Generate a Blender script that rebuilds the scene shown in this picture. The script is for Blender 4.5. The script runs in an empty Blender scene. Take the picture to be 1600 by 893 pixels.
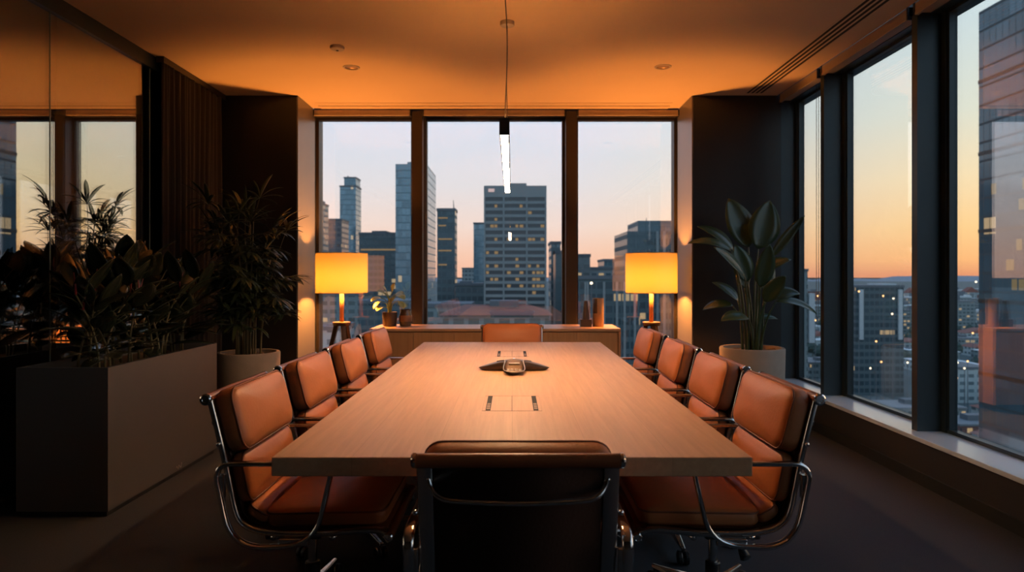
import bpy, bmesh, math, random
from mathutils import Vector, Matrix
PI = math.pi
S = bpy.context.scene
COL = S.collection
R = random.Random(7)
F = 1074.0          # focal length in pixels of the 1600 px wide frame
CAM_Z = 1.27


def wx(px, d):
    return (px - 800.0) * d / F


def wz(py, d):
    return CAM_Z + (430.0 - py) * d / F


# ------------------------------------------------------------------ materials
def new_mat(name):
    m = bpy.data.materials.new(name)
    m.use_nodes = True
    nt = m.node_tree
    for n in list(nt.nodes):
        nt.nodes.remove(n)
    out = nt.nodes.new('ShaderNodeOutputMaterial')
    return m, nt, out


def node(nt, kind, **kw):
    n = nt.nodes.new(kind)
    for k, v in kw.items():
        if k in n.inputs.keys() if isinstance(k, str) else False:
            n.inputs[k].default_value = v
        else:
            setattr(n, k, v)
    return n


def math_n(nt, op, a, b=None, c=None, clamp=False):
    n = nt.nodes.new('ShaderNodeMath')
    n.operation = op
    n.use_clamp = clamp
    for i, v in enumerate((a, b, c)):
        if v is None:
            continue
        if isinstance(v, (int, float)):
            n.inputs[i].default_value = v
        else:
            nt.links.new(v, n.inputs[i])
    return n.outputs[0]


def mix_rgb(nt, fac, a, b):
    n = nt.nodes.new('ShaderNodeMix')
    n.data_type = 'RGBA'
    for i, v in ((0, fac), (6, a), (7, b)):
        if isinstance(v, (int, float)):
            n.inputs[i].default_value = v
        elif isinstance(v, (tuple, list)):
            n.inputs[i].default_value = (v[0], v[1], v[2], 1)
        else:
            nt.links.new(v, n.inputs[i])
    return n.outputs[2]


def pbr(name, color, rough=0.5, metal=0.0, noise=None, bump=None, spec=0.5, coat=0.0, sheen=0.0, stretch=(1, 1, 1),
        rough_var=0.0):
    """principled surface; noise = (scale, second colour); bump = (scale, strength)"""
    m, nt, out = new_mat(name)
    p = nt.nodes.new('ShaderNodeBsdfPrincipled')
    p.inputs['Base Color'].default_value = (*color, 1)
    p.inputs['Roughness'].default_value = rough
    p.inputs['Metallic'].default_value = metal
    p.inputs['Specular IOR Level'].default_value = spec
    p.inputs['Coat Weight'].default_value = coat
    p.inputs['Coat Roughness'].default_value = 0.15
    p.inputs['Sheen Weight'].default_value = sheen
    nt.links.new(p.outputs[0], out.inputs[0])
    tc = nt.nodes.new('ShaderNodeTexCoord')
    mp = nt.nodes.new('ShaderNodeMapping')
    mp.inputs['Scale'].default_value = stretch
    nt.links.new(tc.outputs['Object'], mp.inputs[0])
    if noise:
        tx = nt.nodes.new('ShaderNodeTexNoise')
        tx.inputs['Scale'].default_value = noise[0]
        tx.inputs['Detail'].default_value = 5
        nt.links.new(mp.outputs[0], tx.inputs['Vector'])
        nt.links.new(mix_rgb(nt, tx.outputs[0], color, noise[1]), p.inputs['Base Color'])
        if rough_var:
            r = math_n(nt, 'MULTIPLY_ADD', tx.outputs[0], rough_var, rough - rough_var * .5)
            nt.links.new(r, p.inputs['Roughness'])
    if bump:
        tb = nt.nodes.new('ShaderNodeTexNoise')
        tb.inputs['Scale'].default_value = bump[0]
        tb.inputs['Detail'].default_value = 3
        nt.links.new(mp.outputs[0], tb.inputs['Vector'])
        b = nt.nodes.new('ShaderNodeBump')
        b.inputs['Strength'].default_value = bump[1]
        b.inputs['Distance'].default_value = 0.004
        nt.links.new(tb.outputs[0], b.inputs['Height'])
        nt.links.new(b.outputs[0], p.inputs['Normal'])
    return m


def wood(name, c1, c2, along='y', rough=0.4, board=0.24):
    """straight grained wood veneer, grain running along one axis, faint boards across it"""
    m, nt, out = new_mat(name)
    p = nt.nodes.new('ShaderNodeBsdfPrincipled')
    p.inputs['Roughness'].default_value = rough
    p.inputs['Specular IOR Level'].default_value = .38
    tc = nt.nodes.new('ShaderNodeTexCoord')
    mp = nt.nodes.new('ShaderNodeMapping')
    sc = {'x': (1.2, 26, 26), 'y': (26, 1.2, 26), 'z': (26, 26, 1.2)}[along]
    mp.inputs['Scale'].default_value = sc
    nt.links.new(tc.outputs['Object'], mp.inputs[0])
    n1 = nt.nodes.new('ShaderNodeTexNoise')
    n1.inputs['Scale'].default_value = 1.6
    n1.inputs['Detail'].default_value = 7
    n1.inputs['Roughness'].default_value = 0.62
    n1.inputs['Distortion'].default_value = 0.5
    nt.links.new(mp.outputs[0], n1.inputs['Vector'])
    n2 = nt.nodes.new('ShaderNodeTexNoise')
    n2.inputs['Scale'].default_value = 0.16
    n2.inputs['Detail'].default_value = 3
    nt.links.new(mp.outputs[0], n2.inputs['Vector'])
    sep = nt.nodes.new('ShaderNodeSeparateXYZ')
    nt.links.new(tc.outputs['Object'], sep.inputs[0])
    ax = sep.outputs['Y' if along == 'x' else 'X']
    q = math_n(nt, 'DIVIDE', ax, board)
    wn = nt.nodes.new('ShaderNodeTexWhiteNoise')
    wn.noise_dimensions = '1D'
    nt.links.new(math_n(nt, 'FLOOR', q), wn.inputs['W'])
    f = math_n(nt, 'MULTIPLY_ADD', n1.outputs[0], 1.5, -0.45, clamp=True)
    f = math_n(nt, 'MULTIPLY_ADD', n2.outputs[0], 0.35, f)
    f = math_n(nt, 'MULTIPLY_ADD', wn.outputs[0], 0.18, f)
    f = math_n(nt, 'SUBTRACT', f, 0.22, clamp=True)
    fr = math_n(nt, 'FRACT', q)
    seam = math_n(nt, 'LESS_THAN', fr, 0.006)
    c = mix_rgb(nt, f, c1, c2)
    c = mix_rgb(nt, math_n(nt, 'MULTIPLY', seam, 0.35), c, tuple(v * .4 for v in c2))
    nt.links.new(c, p.inputs['Base Color'])
    b = nt.nodes.new('ShaderNodeBump')
    b.inputs['Strength'].default_value = 0.12
    b.inputs['Distance'].default_value = 0.002
    nt.links.new(n1.outputs[0], b.inputs['Height'])
    nt.links.new(b.outputs[0], p.inputs['Normal'])
    nt.links.new(p.outputs[0], out.inputs[0])
    return m


def glass(name, tint, r0):
    """pane: mirror share rising towards grazing angles, the rest passes through tinted"""
    m, nt, out = new_mat(name)
    g = nt.nodes.new('ShaderNodeNewGeometry')
    dot = nt.nodes.new('ShaderNodeVectorMath')
    dot.operation = 'DOT_PRODUCT'
    nt.links.new(g.outputs['Incoming'], dot.inputs[0])
    nt.links.new(g.outputs['Normal'], dot.inputs[1])
    c = math_n(nt, 'ABSOLUTE', dot.outputs['Value'])
    k = math_n(nt, 'POWER', math_n(nt, 'SUBTRACT', 1.0, c), 5.0)
    fac = math_n(nt, 'MULTIPLY_ADD', k, 1 - r0, r0, clamp=True)
    t = nt.nodes.new('ShaderNodeBsdfTransparent')
    t.inputs[0].default_value = (*tint, 1)
    gl = nt.nodes.new('ShaderNodeBsdfGlossy')
    gl.inputs['Roughness'].default_value = 0.0
    gl.inputs[0].default_value = (1, 1, 1, 1)
    mx = nt.nodes.new('ShaderNodeMixShader')
    nt.links.new(fac, mx.inputs[0])
    nt.links.new(t.outputs[0], mx.inputs[1])
    nt.links.new(gl.outputs[0], mx.inputs[2])
    nt.links.new(mx.outputs[0], out.inputs[0])
    return m


def emit(name, color, strength):
    m, nt, out = new_mat(name)
    e = nt.nodes.new('ShaderNodeEmission')
    e.inputs[0].default_value = (*color, 1)
    e.inputs[1].default_value = strength
    nt.links.new(e.outputs[0], out.inputs[0])
    return m


def fabric_shade(name, refl, trans):
    """lamp shade cloth that lets part of the bulb's light through"""
    m, nt, out = new_mat(name)
    d = nt.nodes.new('ShaderNodeBsdfDiffuse')
    d.inputs[0].default_value = (*refl, 1)
    t = nt.nodes.new('ShaderNodeBsdfTranslucent')
    tc = nt.nodes.new('ShaderNodeTexCoord')
    mp = nt.nodes.new('ShaderNodeMapping')
    mp.inputs['Scale'].default_value = (1, 1, 8)
    nt.links.new(tc.outputs['Object'], mp.inputs[0])
    n = nt.nodes.new('ShaderNodeTexNoise')
    n.inputs['Scale'].default_value = 24
    nt.links.new(mp.outputs[0], n.inputs['Vector'])
    nt.links.new(mix_rgb(nt, n.outputs[0], trans, tuple(v * .86 for v in trans)), t.inputs[0])
    a = nt.nodes.new('ShaderNodeAddShader')
    nt.links.new(d.outputs[0], a.inputs[0])
    nt.links.new(t.outputs[0], a.inputs[1])
    nt.links.new(a.outputs[0], out.inputs[0])
    return m


def facade(name, wall, pane, floor_h=3.6, bay=3.0, zf=(.28, .86), uf=(.08, .92), lit=0.06, run=1.0, glow=.55,
           rough=0.22, wall_rough=0.6, warm=(1.0, .66, .32)):
    """rows of windows on a tower, some of them lit"""
    m, nt, out = new_mat(name)
    g = nt.nodes.new('ShaderNodeNewGeometry')
    sp = nt.nodes.new('ShaderNodeSeparateXYZ')
    nt.links.new(g.outputs['Position'], sp.inputs[0])
    sn = nt.nodes.new('ShaderNodeSeparateXYZ')
    nt.links.new(g.outputs['True Normal'], sn.inputs[0])
    side = math_n(nt, 'GREATER_THAN', math_n(nt, 'ABSOLUTE', sn.outputs[0]), .7)
    flat = math_n(nt, 'LESS_THAN', math_n(nt, 'ABSOLUTE', sn.outputs[2]), .5)
    u = math_n(nt, 'ADD', math_n(nt, 'MULTIPLY', sp.outputs[1], side),
               math_n(nt, 'MULTIPLY', sp.outputs[0], math_n(nt, 'SUBTRACT', 1.0, side)))
    uq = math_n(nt, 'DIVIDE', u, bay)
    zq = math_n(nt, 'DIVIDE', math_n(nt, 'ADD', sp.outputs[2], 200.0), floor_h)
    uf_, zf_ = math_n(nt, 'FRACT', uq), math_n(nt, 'FRACT', zq)

    def between(v, lo, hi):
        return math_n(nt, 'MULTIPLY', math_n(nt, 'GREATER_THAN', v, lo), math_n(nt, 'LESS_THAN', v, hi))
    mask = math_n(nt, 'MULTIPLY', between(uf_, *uf), between(zf_, *zf))
    mask = math_n(nt, 'MULTIPLY', mask, flat)
    cmb = nt.nodes.new('ShaderNodeCombineXYZ')
    nt.links.new(math_n(nt, 'FLOOR', math_n(nt, 'DIVIDE', uq, run)), cmb.inputs[0])
    nt.links.new(math_n(nt, 'FLOOR', zq), cmb.inputs[1])
    nt.links.new(side, cmb.inputs[2])
    wn = nt.nodes.new('ShaderNodeTexWhiteNoise')
    wn.noise_dimensions = '3D'
    nt.links.new(cmb.outputs[0], wn.inputs['Vector'])
    on = math_n(nt, 'MULTIPLY', math_n(nt, 'LESS_THAN', wn.outputs[0], lit), mask)
    tone = mix_rgb(nt, wn.outputs[0], pane, tuple(v * 1.5 for v in pane))
    p = nt.nodes.new('ShaderNodeBsdfPrincipled')
    nt.links.new(mix_rgb(nt, mask, wall, tone), p.inputs['Base Color'])
    nt.links.new(math_n(nt, 'MULTIPLY_ADD', mask, rough - wall_rough, wall_rough), p.inputs['Roughness'])
    nt.links.new(math_n(nt, 'MULTIPLY', mask, .35), p.inputs['Metallic'])
    p.inputs['Emission Color'].default_value = (*warm, 1)
    nt.links.new(math_n(nt, 'MULTIPLY', on, glow), p.inputs['Emission Strength'])
    nt.links.new(p.outputs[0], out.inputs[0])
    return m


M = {}
M['carpet'] = pbr('carpet', (.046, .052, .060), .95, noise=(160, (.078, .086, .096)), bump=(420, .7), spec=.1)
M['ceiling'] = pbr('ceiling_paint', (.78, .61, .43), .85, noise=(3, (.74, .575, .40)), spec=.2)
M['dark_wall'] = pbr('dark_wall_panel', (.016, .019, .02), .42, noise=(9, (.028, .031, .030)), spec=.4)
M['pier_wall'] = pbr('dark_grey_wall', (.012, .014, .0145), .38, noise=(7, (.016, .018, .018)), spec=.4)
M['reveal'] = pbr('grey_reveal_panel', (.15, .142, .135), .34, noise=(7, (.17, .16, .152)), spec=.5)  # lamp light put into the colour: paler copy of the pier grey
M['skirt'] = pbr('dark_skirting', (.03, .028, .026), .5)
M['frame'] = pbr('dark_blue_grey_aluminium', (.022, .04, .05), .38, metal=.25, noise=(14, (.028, .048, .058)), spec=.5)
M['bronze_frame'] = pbr('dark_bronze_aluminium', (.030, .025, .022), .42, metal=.2, noise=(14, (.036, .029, .025)))
M['sill'] = pbr('grey_stone_sill', (.60, .70, .77), .2, noise=(30, (.64, .74, .80)))
M['window_glass'] = glass('window_glass', (.965, .985, .985), .16)
M['partition_glass'] = glass('partition_glass', (.82, .86, .86), .43)
M['seal'] = pbr('clear_glass_edge', (.20, .26, .25), .15, spec=.8)
M['black_metal'] = pbr('black_powder_coat', (.017, .018, .018), .45, noise=(60, (.022, .022, .022)))
M['planter'] = pbr('charcoal_planter_coating', (.098, .092, .090), .40, noise=(5, (.112, .105, .102)), bump=(300, .08))
M['chrome'] = pbr('chrome', (.78, .77, .75), .09, metal=1.0, noise=(20, (.72, .71, .70)))
M['aluminium'] = pbr('polished_aluminium', (.62, .61, .60), .20, metal=1.0, noise=(40, (.55, .54, .53)))
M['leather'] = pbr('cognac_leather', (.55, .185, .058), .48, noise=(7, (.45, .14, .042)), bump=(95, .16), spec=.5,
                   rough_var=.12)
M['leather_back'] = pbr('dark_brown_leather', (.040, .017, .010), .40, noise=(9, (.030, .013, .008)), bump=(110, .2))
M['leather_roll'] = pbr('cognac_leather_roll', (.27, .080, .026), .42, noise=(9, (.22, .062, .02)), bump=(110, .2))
M['stitch'] = pbr('leather_piping', (.24, .075, .028), .5, bump=(200, .2))
M['black_plastic'] = pbr('black_plastic', (.015, .015, .016), .4, noise=(50, (.02, .02, .02)))
M['oak_top'] = wood('oak_table_veneer', (.68, .40, .215), (.50, .275, .138), 'y', .46, board=.243)
M['hatch_faint'] = pbr('hatch_edge', (.40, .23, .12), .5, noise=(40, (.36, .20, .10)))
M['hatch_line'] = pbr('hatch_joint', (.13, .07, .04), .6, noise=(40, (.13, .07, .04)))
M['oak_edge'] = wood('oak_table_edge', (.42, .26, .16), (.30, .175, .10), 'x', .45, board=1.0)
M['oak_side'] = wood('sideboard_oak', (.46, .26, .13), (.33, .17, .08), 'z', .45, board=.6)
M['oak_side_top'] = wood('sideboard_oak_top', (.52, .32, .19), (.40, .23, .125), 'x', .4, board=.5)
M['dark_wood'] = wood('dark_stained_wood', (.030, .020, .014), (.018, .012, .009), 'z', .45, board=.5)
M['lamp_pole'] = wood('warm_wood_pole', (.52, .27, .11), (.40, .19, .07), 'z', .4, board=.5)
M['shade'] = fabric_shade('lamp_shade_cloth', (.55, .45, .32), (.041, .034, .011))
M['shade_rim'] = pbr('shade_trim', (.6, .4, .2), .7, bump=(200, .2))
M['pot_grey'] = pbr('concrete_pot', (.36, .30, .245), .75, noise=(18, (.30, .25, .205)), bump=(120, .3))
M['pot_dark'] = pbr('dark_ceramic', (.045, .035, .028), .45, noise=(30, (.06, .045, .035)))
M['soil'] = pbr('bark_mulch', (.10, .062, .036), .95, noise=(55, (.22, .14, .08)), bump=(60, 1.0))
M['leaf_dark'] = pbr('rubber_plant_leaf', (.020, .029, .016), .22, noise=(6, (.032, .038, .02)), coat=.3)
M['leaf_palm'] = pbr('palm_leaf', (.024, .042, .017), .33, noise=(9, (.042, .058, .024)))
M['leaf_bird'] = pbr('broad_leaf', (.028, .062, .026), .30, noise=(7, (.046, .082, .034)), coat=.2)
M['leaf_small'] = pbr('small_plant_leaf', (.24, .31, .08), .4, noise=(20, (.32, .36, .11)))
M['stem'] = pbr('plant_stem', (.075, .075, .03), .55, noise=(30, (.11, .09, .04)))
M['red_stem'] = pbr('red_sheath', (.25, .025, .03), .4, noise=(30, (.2, .03, .03)))
M['curtain'] = pbr('brown_curtain', (.020, .019, .017), .9, noise=(80, (.016, .015, .013)), bump=(300, .3), sheen=.1)
M['white_plastic'] = pbr('off_white_plastic', (.55, .47, .38), .5, noise=(30, (.5, .43, .35)))
M['dark_recess'] = pbr('dark_recess', (.012, .011, .01), .8, noise=(30, (.016, .014, .012)))
M['blind'] = pbr('blind_cassette', (.42, .34, .26), .6, noise=(40, (.38, .31, .24)))
M['cord'] = pbr('cord', (.10, .095, .09), .6, noise=(60, (.13, .12, .11)))
M['jar_glass'] = pbr('smoked_jar', (.055, .036, .024), .14, noise=(12, (.075, .048, .03)), spec=.7)
M['jar_band'] = pbr('jar_label_band', (.22, .10, .045), .5, noise=(12, (.18, .08, .035)))
M['bronze'] = pbr('bronze_cylinder', (.34, .22, .125), .42, metal=.35, noise=(18, (.28, .175, .095)))
M['phone'] = pbr('phone_body', (.05, .034, .022), .3, metal=.3, noise=(20, (.062, .042, .028)))
M['phone_panel'] = pbr('phone_panel', (.13, .066, .022), .5, metal=.4, noise=(30, (.11, .055, .018)))
M['silver'] = pbr('silver_trim', (.5, .44, .37), .4, metal=.9, noise=(30, (.55, .5, .43)))
M['led'] = emit('pendant_diffuser', (1.0, .565, .275), 178.0)
M['led_up'] = emit('pendant_uplight', (1.0, .38, .095), 44.0)
M['white_led'] = emit('small_indicator', (1.0, .95, .85), 1.6)
M['street_glow'] = emit('street_lamp_glow', (1.0, .52, .2), 4.0)
M['street_white'] = emit('street_lamp_white', (1.0, .8, .55), 4.0)
M['lit_window'] = emit('lit_window', (1.0, .64, .33), .36)
M['dim_window'] = emit('dim_lit_window', (1.0, .72, .36), .22)
M['sign_glow'] = emit('roof_sign', (1.0, .72, .72), .8)


# ------------------------------------------------------------------ mesh helpers
class MB:
    def __init__(self):
        self.v, self.f = [], []

    def add(self, verts, faces):
        o = len(self.v)
        self.v += [tuple(p) for p in verts]
        self.f += [tuple(i + o for i in f) for f in faces]
        return self

    def box(self, x0, x1, y0, y1, z0, z1):
        return self.add([(x0, y0, z0), (x1, y0, z0), (x1, y1, z0), (x0, y1, z0),
                         (x0, y0, z1), (x1, y0, z1), (x1, y1, z1), (x0, y1, z1)],
                        [(0, 3, 2, 1), (4, 5, 6, 7), (0, 1, 5, 4), (1, 2, 6, 5), (2, 3, 7, 6), (3, 0, 4, 7)])

    def tube(self, pts, r, n=10, cap=True):
        """round tube through pts; r a number or one radius per point"""
        pts = [Vector(p) for p in pts]
        rs = r if isinstance(r, (list, tuple)) else [r] * len(pts)
        t0 = (pts[1] - pts[0]).normalized()
        ref = Vector((0, 0, 1)) if abs(t0.z) < .9 else Vector((1, 0, 0))
        a = t0.cross(ref).normalized()
        o = len(self.v)
        for i, p in enumerate(pts):
            if i == 0:
                t = pts[1] - pts[0]
            elif i == len(pts) - 1:
                t = pts[-1] - pts[-2]
            else:
                t = (pts[i + 1] - p).normalized() + (p - pts[i - 1]).normalized()
            t.normalize()
            a = (a - t * a.dot(t)).normalized()
            b = t.cross(a)
            for k in range(n):
                q = 2 * PI * k / n
                self.v.append(tuple(p + (a * math.cos(q) + b * math.sin(q)) * rs[i]))
        for i in range(len(pts) - 1):
            for k in range(n):
                k2 = (k + 1) % n
                self.f.append((o + i * n + k, o + i * n + k2, o + (i + 1) * n + k2, o + (i + 1) * n + k))
        if cap:
            self.f.append(tuple(o + k for k in reversed(range(n))))
            self.f.append(tuple(o + (len(pts) - 1) * n + k for k in range(n)))
        return self

    def bar(self, pts, y0, half_w, half_t, closed=False, n=12, power=4.0):
        """bar of rounded section swept along a planar curve of (x, z) points at lateral place y0"""
        o = len(self.v)
        N = len(pts)
        for i, (x, z) in enumerate(pts):
            if closed:
                p0, p1 = pts[i - 1], pts[(i + 1) % N]
            else:
                p0, p1 = pts[max(0, i - 1)], pts[min(N - 1, i + 1)]
            tx, tz = p1[0] - p0[0], p1[1] - p0[1]
            L = math.hypot(tx, tz) or 1
            nx, nz = -tz / L, tx / L
            for k in range(n):
                q = 2 * PI * (k + .5) / n
                c, s = math.cos(q), math.sin(q)
                c = math.copysign(abs(c) ** (2 / power), c)
                s = math.copysign(abs(s) ** (2 / power), s)
                self.v.append((x + nx * half_t * s, y0 + half_w * c, z + nz * half_t * s))
        for i in range(N if closed else N - 1):
            j = (i + 1) % N
            for k in range(n):
                k2 = (k + 1) % n
                self.f.append((o + i * n + k, o + i * n + k2, o + j * n + k2, o + j * n + k))
        if not closed:
            self.f.append(tuple(o + k for k in reversed(range(n))))
            self.f.append(tuple(o + (N - 1) * n + k for k in range(n)))
        return self

    def lathe(self, prof, n=40, c=(0, 0, 0), axis='z'):
        """profile of (radius, height); radius 0 closes it"""
        o = len(self.v)
        idx = []
        for r, h in prof:
            if r <= 1e-6:
                idx.append([len(self.v)])
                self.v.append(self._ax(0, 0, h, c, axis))
            else:
                ring = []
                for k in range(n):
                    q = 2 * PI * k / n
                    ring.append(len(self.v))
                    self.v.append(self._ax(r * math.cos(q), r * math.sin(q), h, c, axis))
                idx.append(ring)
        for a, b in zip(idx[:-1], idx[1:]):
            for k in range(n):
                k2 = (k + 1) % n
                if len(a) == 1 and len(b) == 1:
                    continue
                if len(a) == 1:
                    self.f.append((a[0], b[k2], b[k]))
                elif len(b) == 1:
                    self.f.append((a[k], a[k2], b[0]))
                else:
                    self.f.append((a[k], a[k2], b[k2], b[k]))
        return self

    @staticmethod
    def _ax(x, y, h, c, axis):
        if axis == 'z':
            return (c[0] + x, c[1] + y, c[2] + h)
        if axis == 'y':
            return (c[0] + x, c[1] + h, c[2] + y)
        return (c[0] + h, c[1] + x, c[2] + y)

    def pad(self, O, W, H, N, w, h, t, rad=.045, crown=.014, nc=6):
        """upholstered cushion: rounded rectangle w x h, thickness t, domed face, in the frame O, W, H, N"""
        O, W, H, N = Vector(O), Vector(W), Vector(H), Vector(N)
        st = [(.03, 0), (.008, .0), (0, .012), (0, t * .72), (.003, t * .82), (.012, t * .95), (.026, t + .001),
              ]
        rings = []
        m = min(w, h) / 2
        for ins, dep in st:
            ins = min(ins, m * .8)
            a, b = w / 2 - ins, h / 2 - ins
            r = max(.004, min(rad, a, b) - ins * .35)
            r = min(r, a, b)
            ring = []
            for (sx, sy, q0) in ((1, 1, 0), (-1, 1, 90), (-1, -1, 180), (1, -1, 270)):
                for k in range(nc + 1):
                    q = math.radians(q0 + 90 * k / nc)
                    u = sx * (a - r) + r * math.cos(q)
                    v = sy * (b - r) + r * math.sin(q)
                    ring.append(len(self.v))
                    self.v.append(tuple(O + W * u + H * v + N * dep))
            rings.append(ring)
        edge = [(Vector(self.v[i]) - O - N * (t + .001)) for i in rings[-1]]
        for k in range(1, 10):
            f = 1 - k / 10
            ring = []
            for e in edge:
                ring.append(len(self.v))
                self.v.append(tuple(O + e * f + N * (t + .001 + crown * (1 - f ** 2.6))))
            rings.append(ring)
        n = len(rings[0])
        for A, B in zip(rings[:-1], rings[1:]):
            for k in range(n):
                k2 = (k + 1) % n
                self.f.append((A[k], A[k2], B[k2], B[k]))
        for ring, dep, flip in ((rings[0], 0, True), (rings[-1], t + .001 + crown, False)):
            c = len(self.v)
            self.v.append(tuple(O + N * dep))
            for k in range(n):
                k2 = (k + 1) % n
                self.f.append((c, ring[k2], ring[k]) if flip else (c, ring[k], ring[k2]))
        return self

    def rr_loop(self, O, W, H, w, h, rad, nc=6):
        O, W, H = Vector(O), Vector(W), Vector(H)
        pts = []
        for (sx, sy, q0) in ((1, 1, 0), (-1, 1, 90), (-1, -1, 180), (1, -1, 270)):
            for k in range(nc + 1):
                q = math.radians(q0 + 90 * k / nc)
                pts.append(O + W * (sx * (w / 2 - rad) + rad * math.cos(q)) + H * (sy * (h / 2 - rad) + rad * math.sin(q)))
        return pts + [pts[0]]

    def leaf(self, base, d, up, L, W, droop=.3, fold=.25, shape=1.0, nl=9, tip=.12):
        """leaf blade from base along d, bending down by droop, folded along its midrib, slightly thick"""
        p = Vector(base)
        d = Vector(d).normalized()
        up = Vector(up)
        s = d.cross(up)
        if s.length < 1e-3:
            s = d.cross(Vector((1, 0, 0)))
        s.normalize()
        o = len(self.v)
        step = L / nl
        prof = []
        for i in range(nl + 1):
            q = i / nl
            wv = math.sin(PI * min(1, q ** shape)) ** .75 if 0 < q < 1 else 0
            wv = max(wv, .06 if q < .5 else .015)
            n = s.cross(d).normalized()
            hw = W * .5 * wv
            prof.append((p.copy(), s.copy(), n.copy(), hw))
            d = (d + Vector((0, 0, -1)) * droop / nl).normalized()
            s = (s - d * s.dot(d)).normalized()
            p = p + d * step
        for (p, s, n, hw) in prof:
            for k, (a, b) in enumerate(((-1, fold), (-.5, fold * .38), (0, 0), (.5, fold * .38), (1, fold))):
                self.v.append(tuple(p + s * hw * a + n * hw * b))
        for i in range(nl):
            for k in range(4):
                a = o + i * 5 + k
                self.f.append((a, a + 1, a + 6, a + 5))
        return self

    def build(self, name, mat, parent=None, smooth=False, bevel=0.0, seg=2, thick=0.0, autosmooth=False):
        me = bpy.data.meshes.new(name)
        me.from_pydata(self.v, [], self.f)
        bm = bmesh.new()
        bm.from_mesh(me)
        if not thick:
            bmesh.ops.recalc_face_normals(bm, faces=bm.faces)
        if bevel:
            es = [e for e in bm.edges if len(e.link_faces) == 2 and e.calc_face_angle(0) > .6]
            bmesh.ops.bevel(bm, geom=es, offset=bevel, segments=seg, profile=.5, affect='EDGES')
        bm.to_mesh(me)
        bm.free()
        me.materials.append(mat)
        if smooth:
            for p in me.polygons:
                p.use_smooth = True
        o = bpy.data.objects.new(name, me)
        COL.objects.link(o)
        if parent:
            o.parent = parent
        if thick:
            md = o.modifiers.new('thickness', 'SOLIDIFY')
            md.thickness = thick
        return o


def soften(o, angle=35):
    """smooth shading with crisp edges"""
    me = o.data
    for p in me.polygons:
        p.use_smooth = True
    bm = bmesh.new()
    bm.from_mesh(me)
    for e in bm.edges:
        e.smooth = not (len(e.link_faces) == 2 and e.calc_face_angle(0) > math.radians(angle))
    bm.to_mesh(me)
    bm.free()
    return o


def box(name, mat, x0, x1, y0, y1, z0, z1, parent=None, bevel=0.0):
    return MB().box(x0, x1, y0, y1, z0, z1).build(name, mat, parent, bevel=bevel)


def tag(o, label, cat, group=None):
    o['label'] = label
    o['category'] = cat
    if group:
        o['group'] = group
    return o


def thing(name, label, cat, loc=(0, 0, 0), rz=0.0, group=None):
    o = bpy.data.objects.new(name, None)
    COL.objects.link(o)
    o.empty_display_size = .1
    o.location = loc
    o.rotation_euler = (0, 0, rz)
    return tag(o, label, cat, group)


def struct(o, label=None):
    o['kind'] = 'structure'
    if label:
        o['label'] = label
        o['category'] = o.name.split('_')[0].split('.')[0]
    return o


def s_root(name, label):
    o = bpy.data.objects.new(name, None)
    COL.objects.link(o)
    return struct(o, label)


def copy_tree(o, parent=None):
    c = o.copy()
    COL.objects.link(c)
    if parent:
        c.parent = parent
    for ch in list(o.children):
        copy_tree(ch, c)
    return c


def smooth_path(pts, n=6, closed=False):
    """Catmull-Rom through 2-D or 3-D points"""
    P = [Vector(p) for p in pts]
    out = []
    N = len(P)
    for i in range(N if closed else N - 1):
        if closed:
            a, b, c, d = P[i - 1], P[i], P[(i + 1) % N], P[(i + 2) % N]
        else:
            a, b, c, d = P[max(0, i - 1)], P[i], P[i + 1], P[min(N - 1, i + 2)]
        for k in range(n):
            t = k / n
            out.append(.5 * ((2 * b) + (c - a) * t + (2 * a - 5 * b + 4 * c - d) * t * t + (3 * b - 3 * c + d - a) * t ** 3))
    if not closed:
        out.append(P[-1])
    return out


def round_poly(pts, rad, n=6):
    """closed 2-D polygon with rounded corners"""
    out = []
    N = len(pts)
    for i in range(N):
        p = Vector(pts[i])
        a = (Vector(pts[i - 1]) - p)
        b = (Vector(pts[(i + 1) % N]) - p)
        r = rad[i] if isinstance(rad, (list, tuple)) else rad
        ra, rb = min(r, a.length * .48), min(r, b.length * .48)
        A, B = p + a.normalized() * ra, p + b.normalized() * rb
        for k in range(n + 1):
            t = k / n
            out.append(tuple((1 - t) ** 2 * A + 2 * t * (1 - t) * p + t * t * B))
    return out


# ------------------------------------------------------------------ room shell
H = 2.98
XL, XR = -2.81, 2.75          # glass partition, window wall
YB = 7.24                     # back window plane
YR = -1.6
struct(box('floor', M['carpet'], -7.2, 2.9, YR - .1, 7.5, -.25, 0), 'dark grey brown carpet across the whole meeting room')

cb = MB()
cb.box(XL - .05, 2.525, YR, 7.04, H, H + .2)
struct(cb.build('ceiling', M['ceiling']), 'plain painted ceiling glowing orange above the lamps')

# piers at the back corners and the walls that close the room
struct(box('wall_back_west', M['pier_wall'], XL + .01, -2.05, 6.54, 7.45, 0, H), 'dark wall pier between partition glass and back windows')
struct(box('wall_back_east', M['pier_wall'], 1.725, 2.56, 6.54, 7.45, 0, H), 'dark wall pier behind the broad-leaved potted plant')
struct(box('trim_21', M['reveal'], -2.05, -2.038, 6.545, 7.11, .0, H), 'paler inner face of the bamboo palm pier, lamp light put into its grey')  # thin sheets added on both piers to carry the brighter lamp-lit tone
struct(box('trim_22', M['reveal'], 1.713, 1.725, 6.545, 7.11, .0, H), 'paler inner face of the broad-leaved plant pier, lamp light put into its grey')
struct(box('wall_back_low', M['dark_wall'], -2.05, 1.725, 7.14, 7.40, 0, .27), 'low dark wall under the back windows')
struct(box('wall_rear', M['dark_wall'], -7.2, 2.9, YR - .1, YR, 0, H + .2))
struct(box('wall_east_low', M['skirt'], 2.49, 2.80, YR, 7.3, .0, .262), 'low dark wall under the tall window row')
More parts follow.
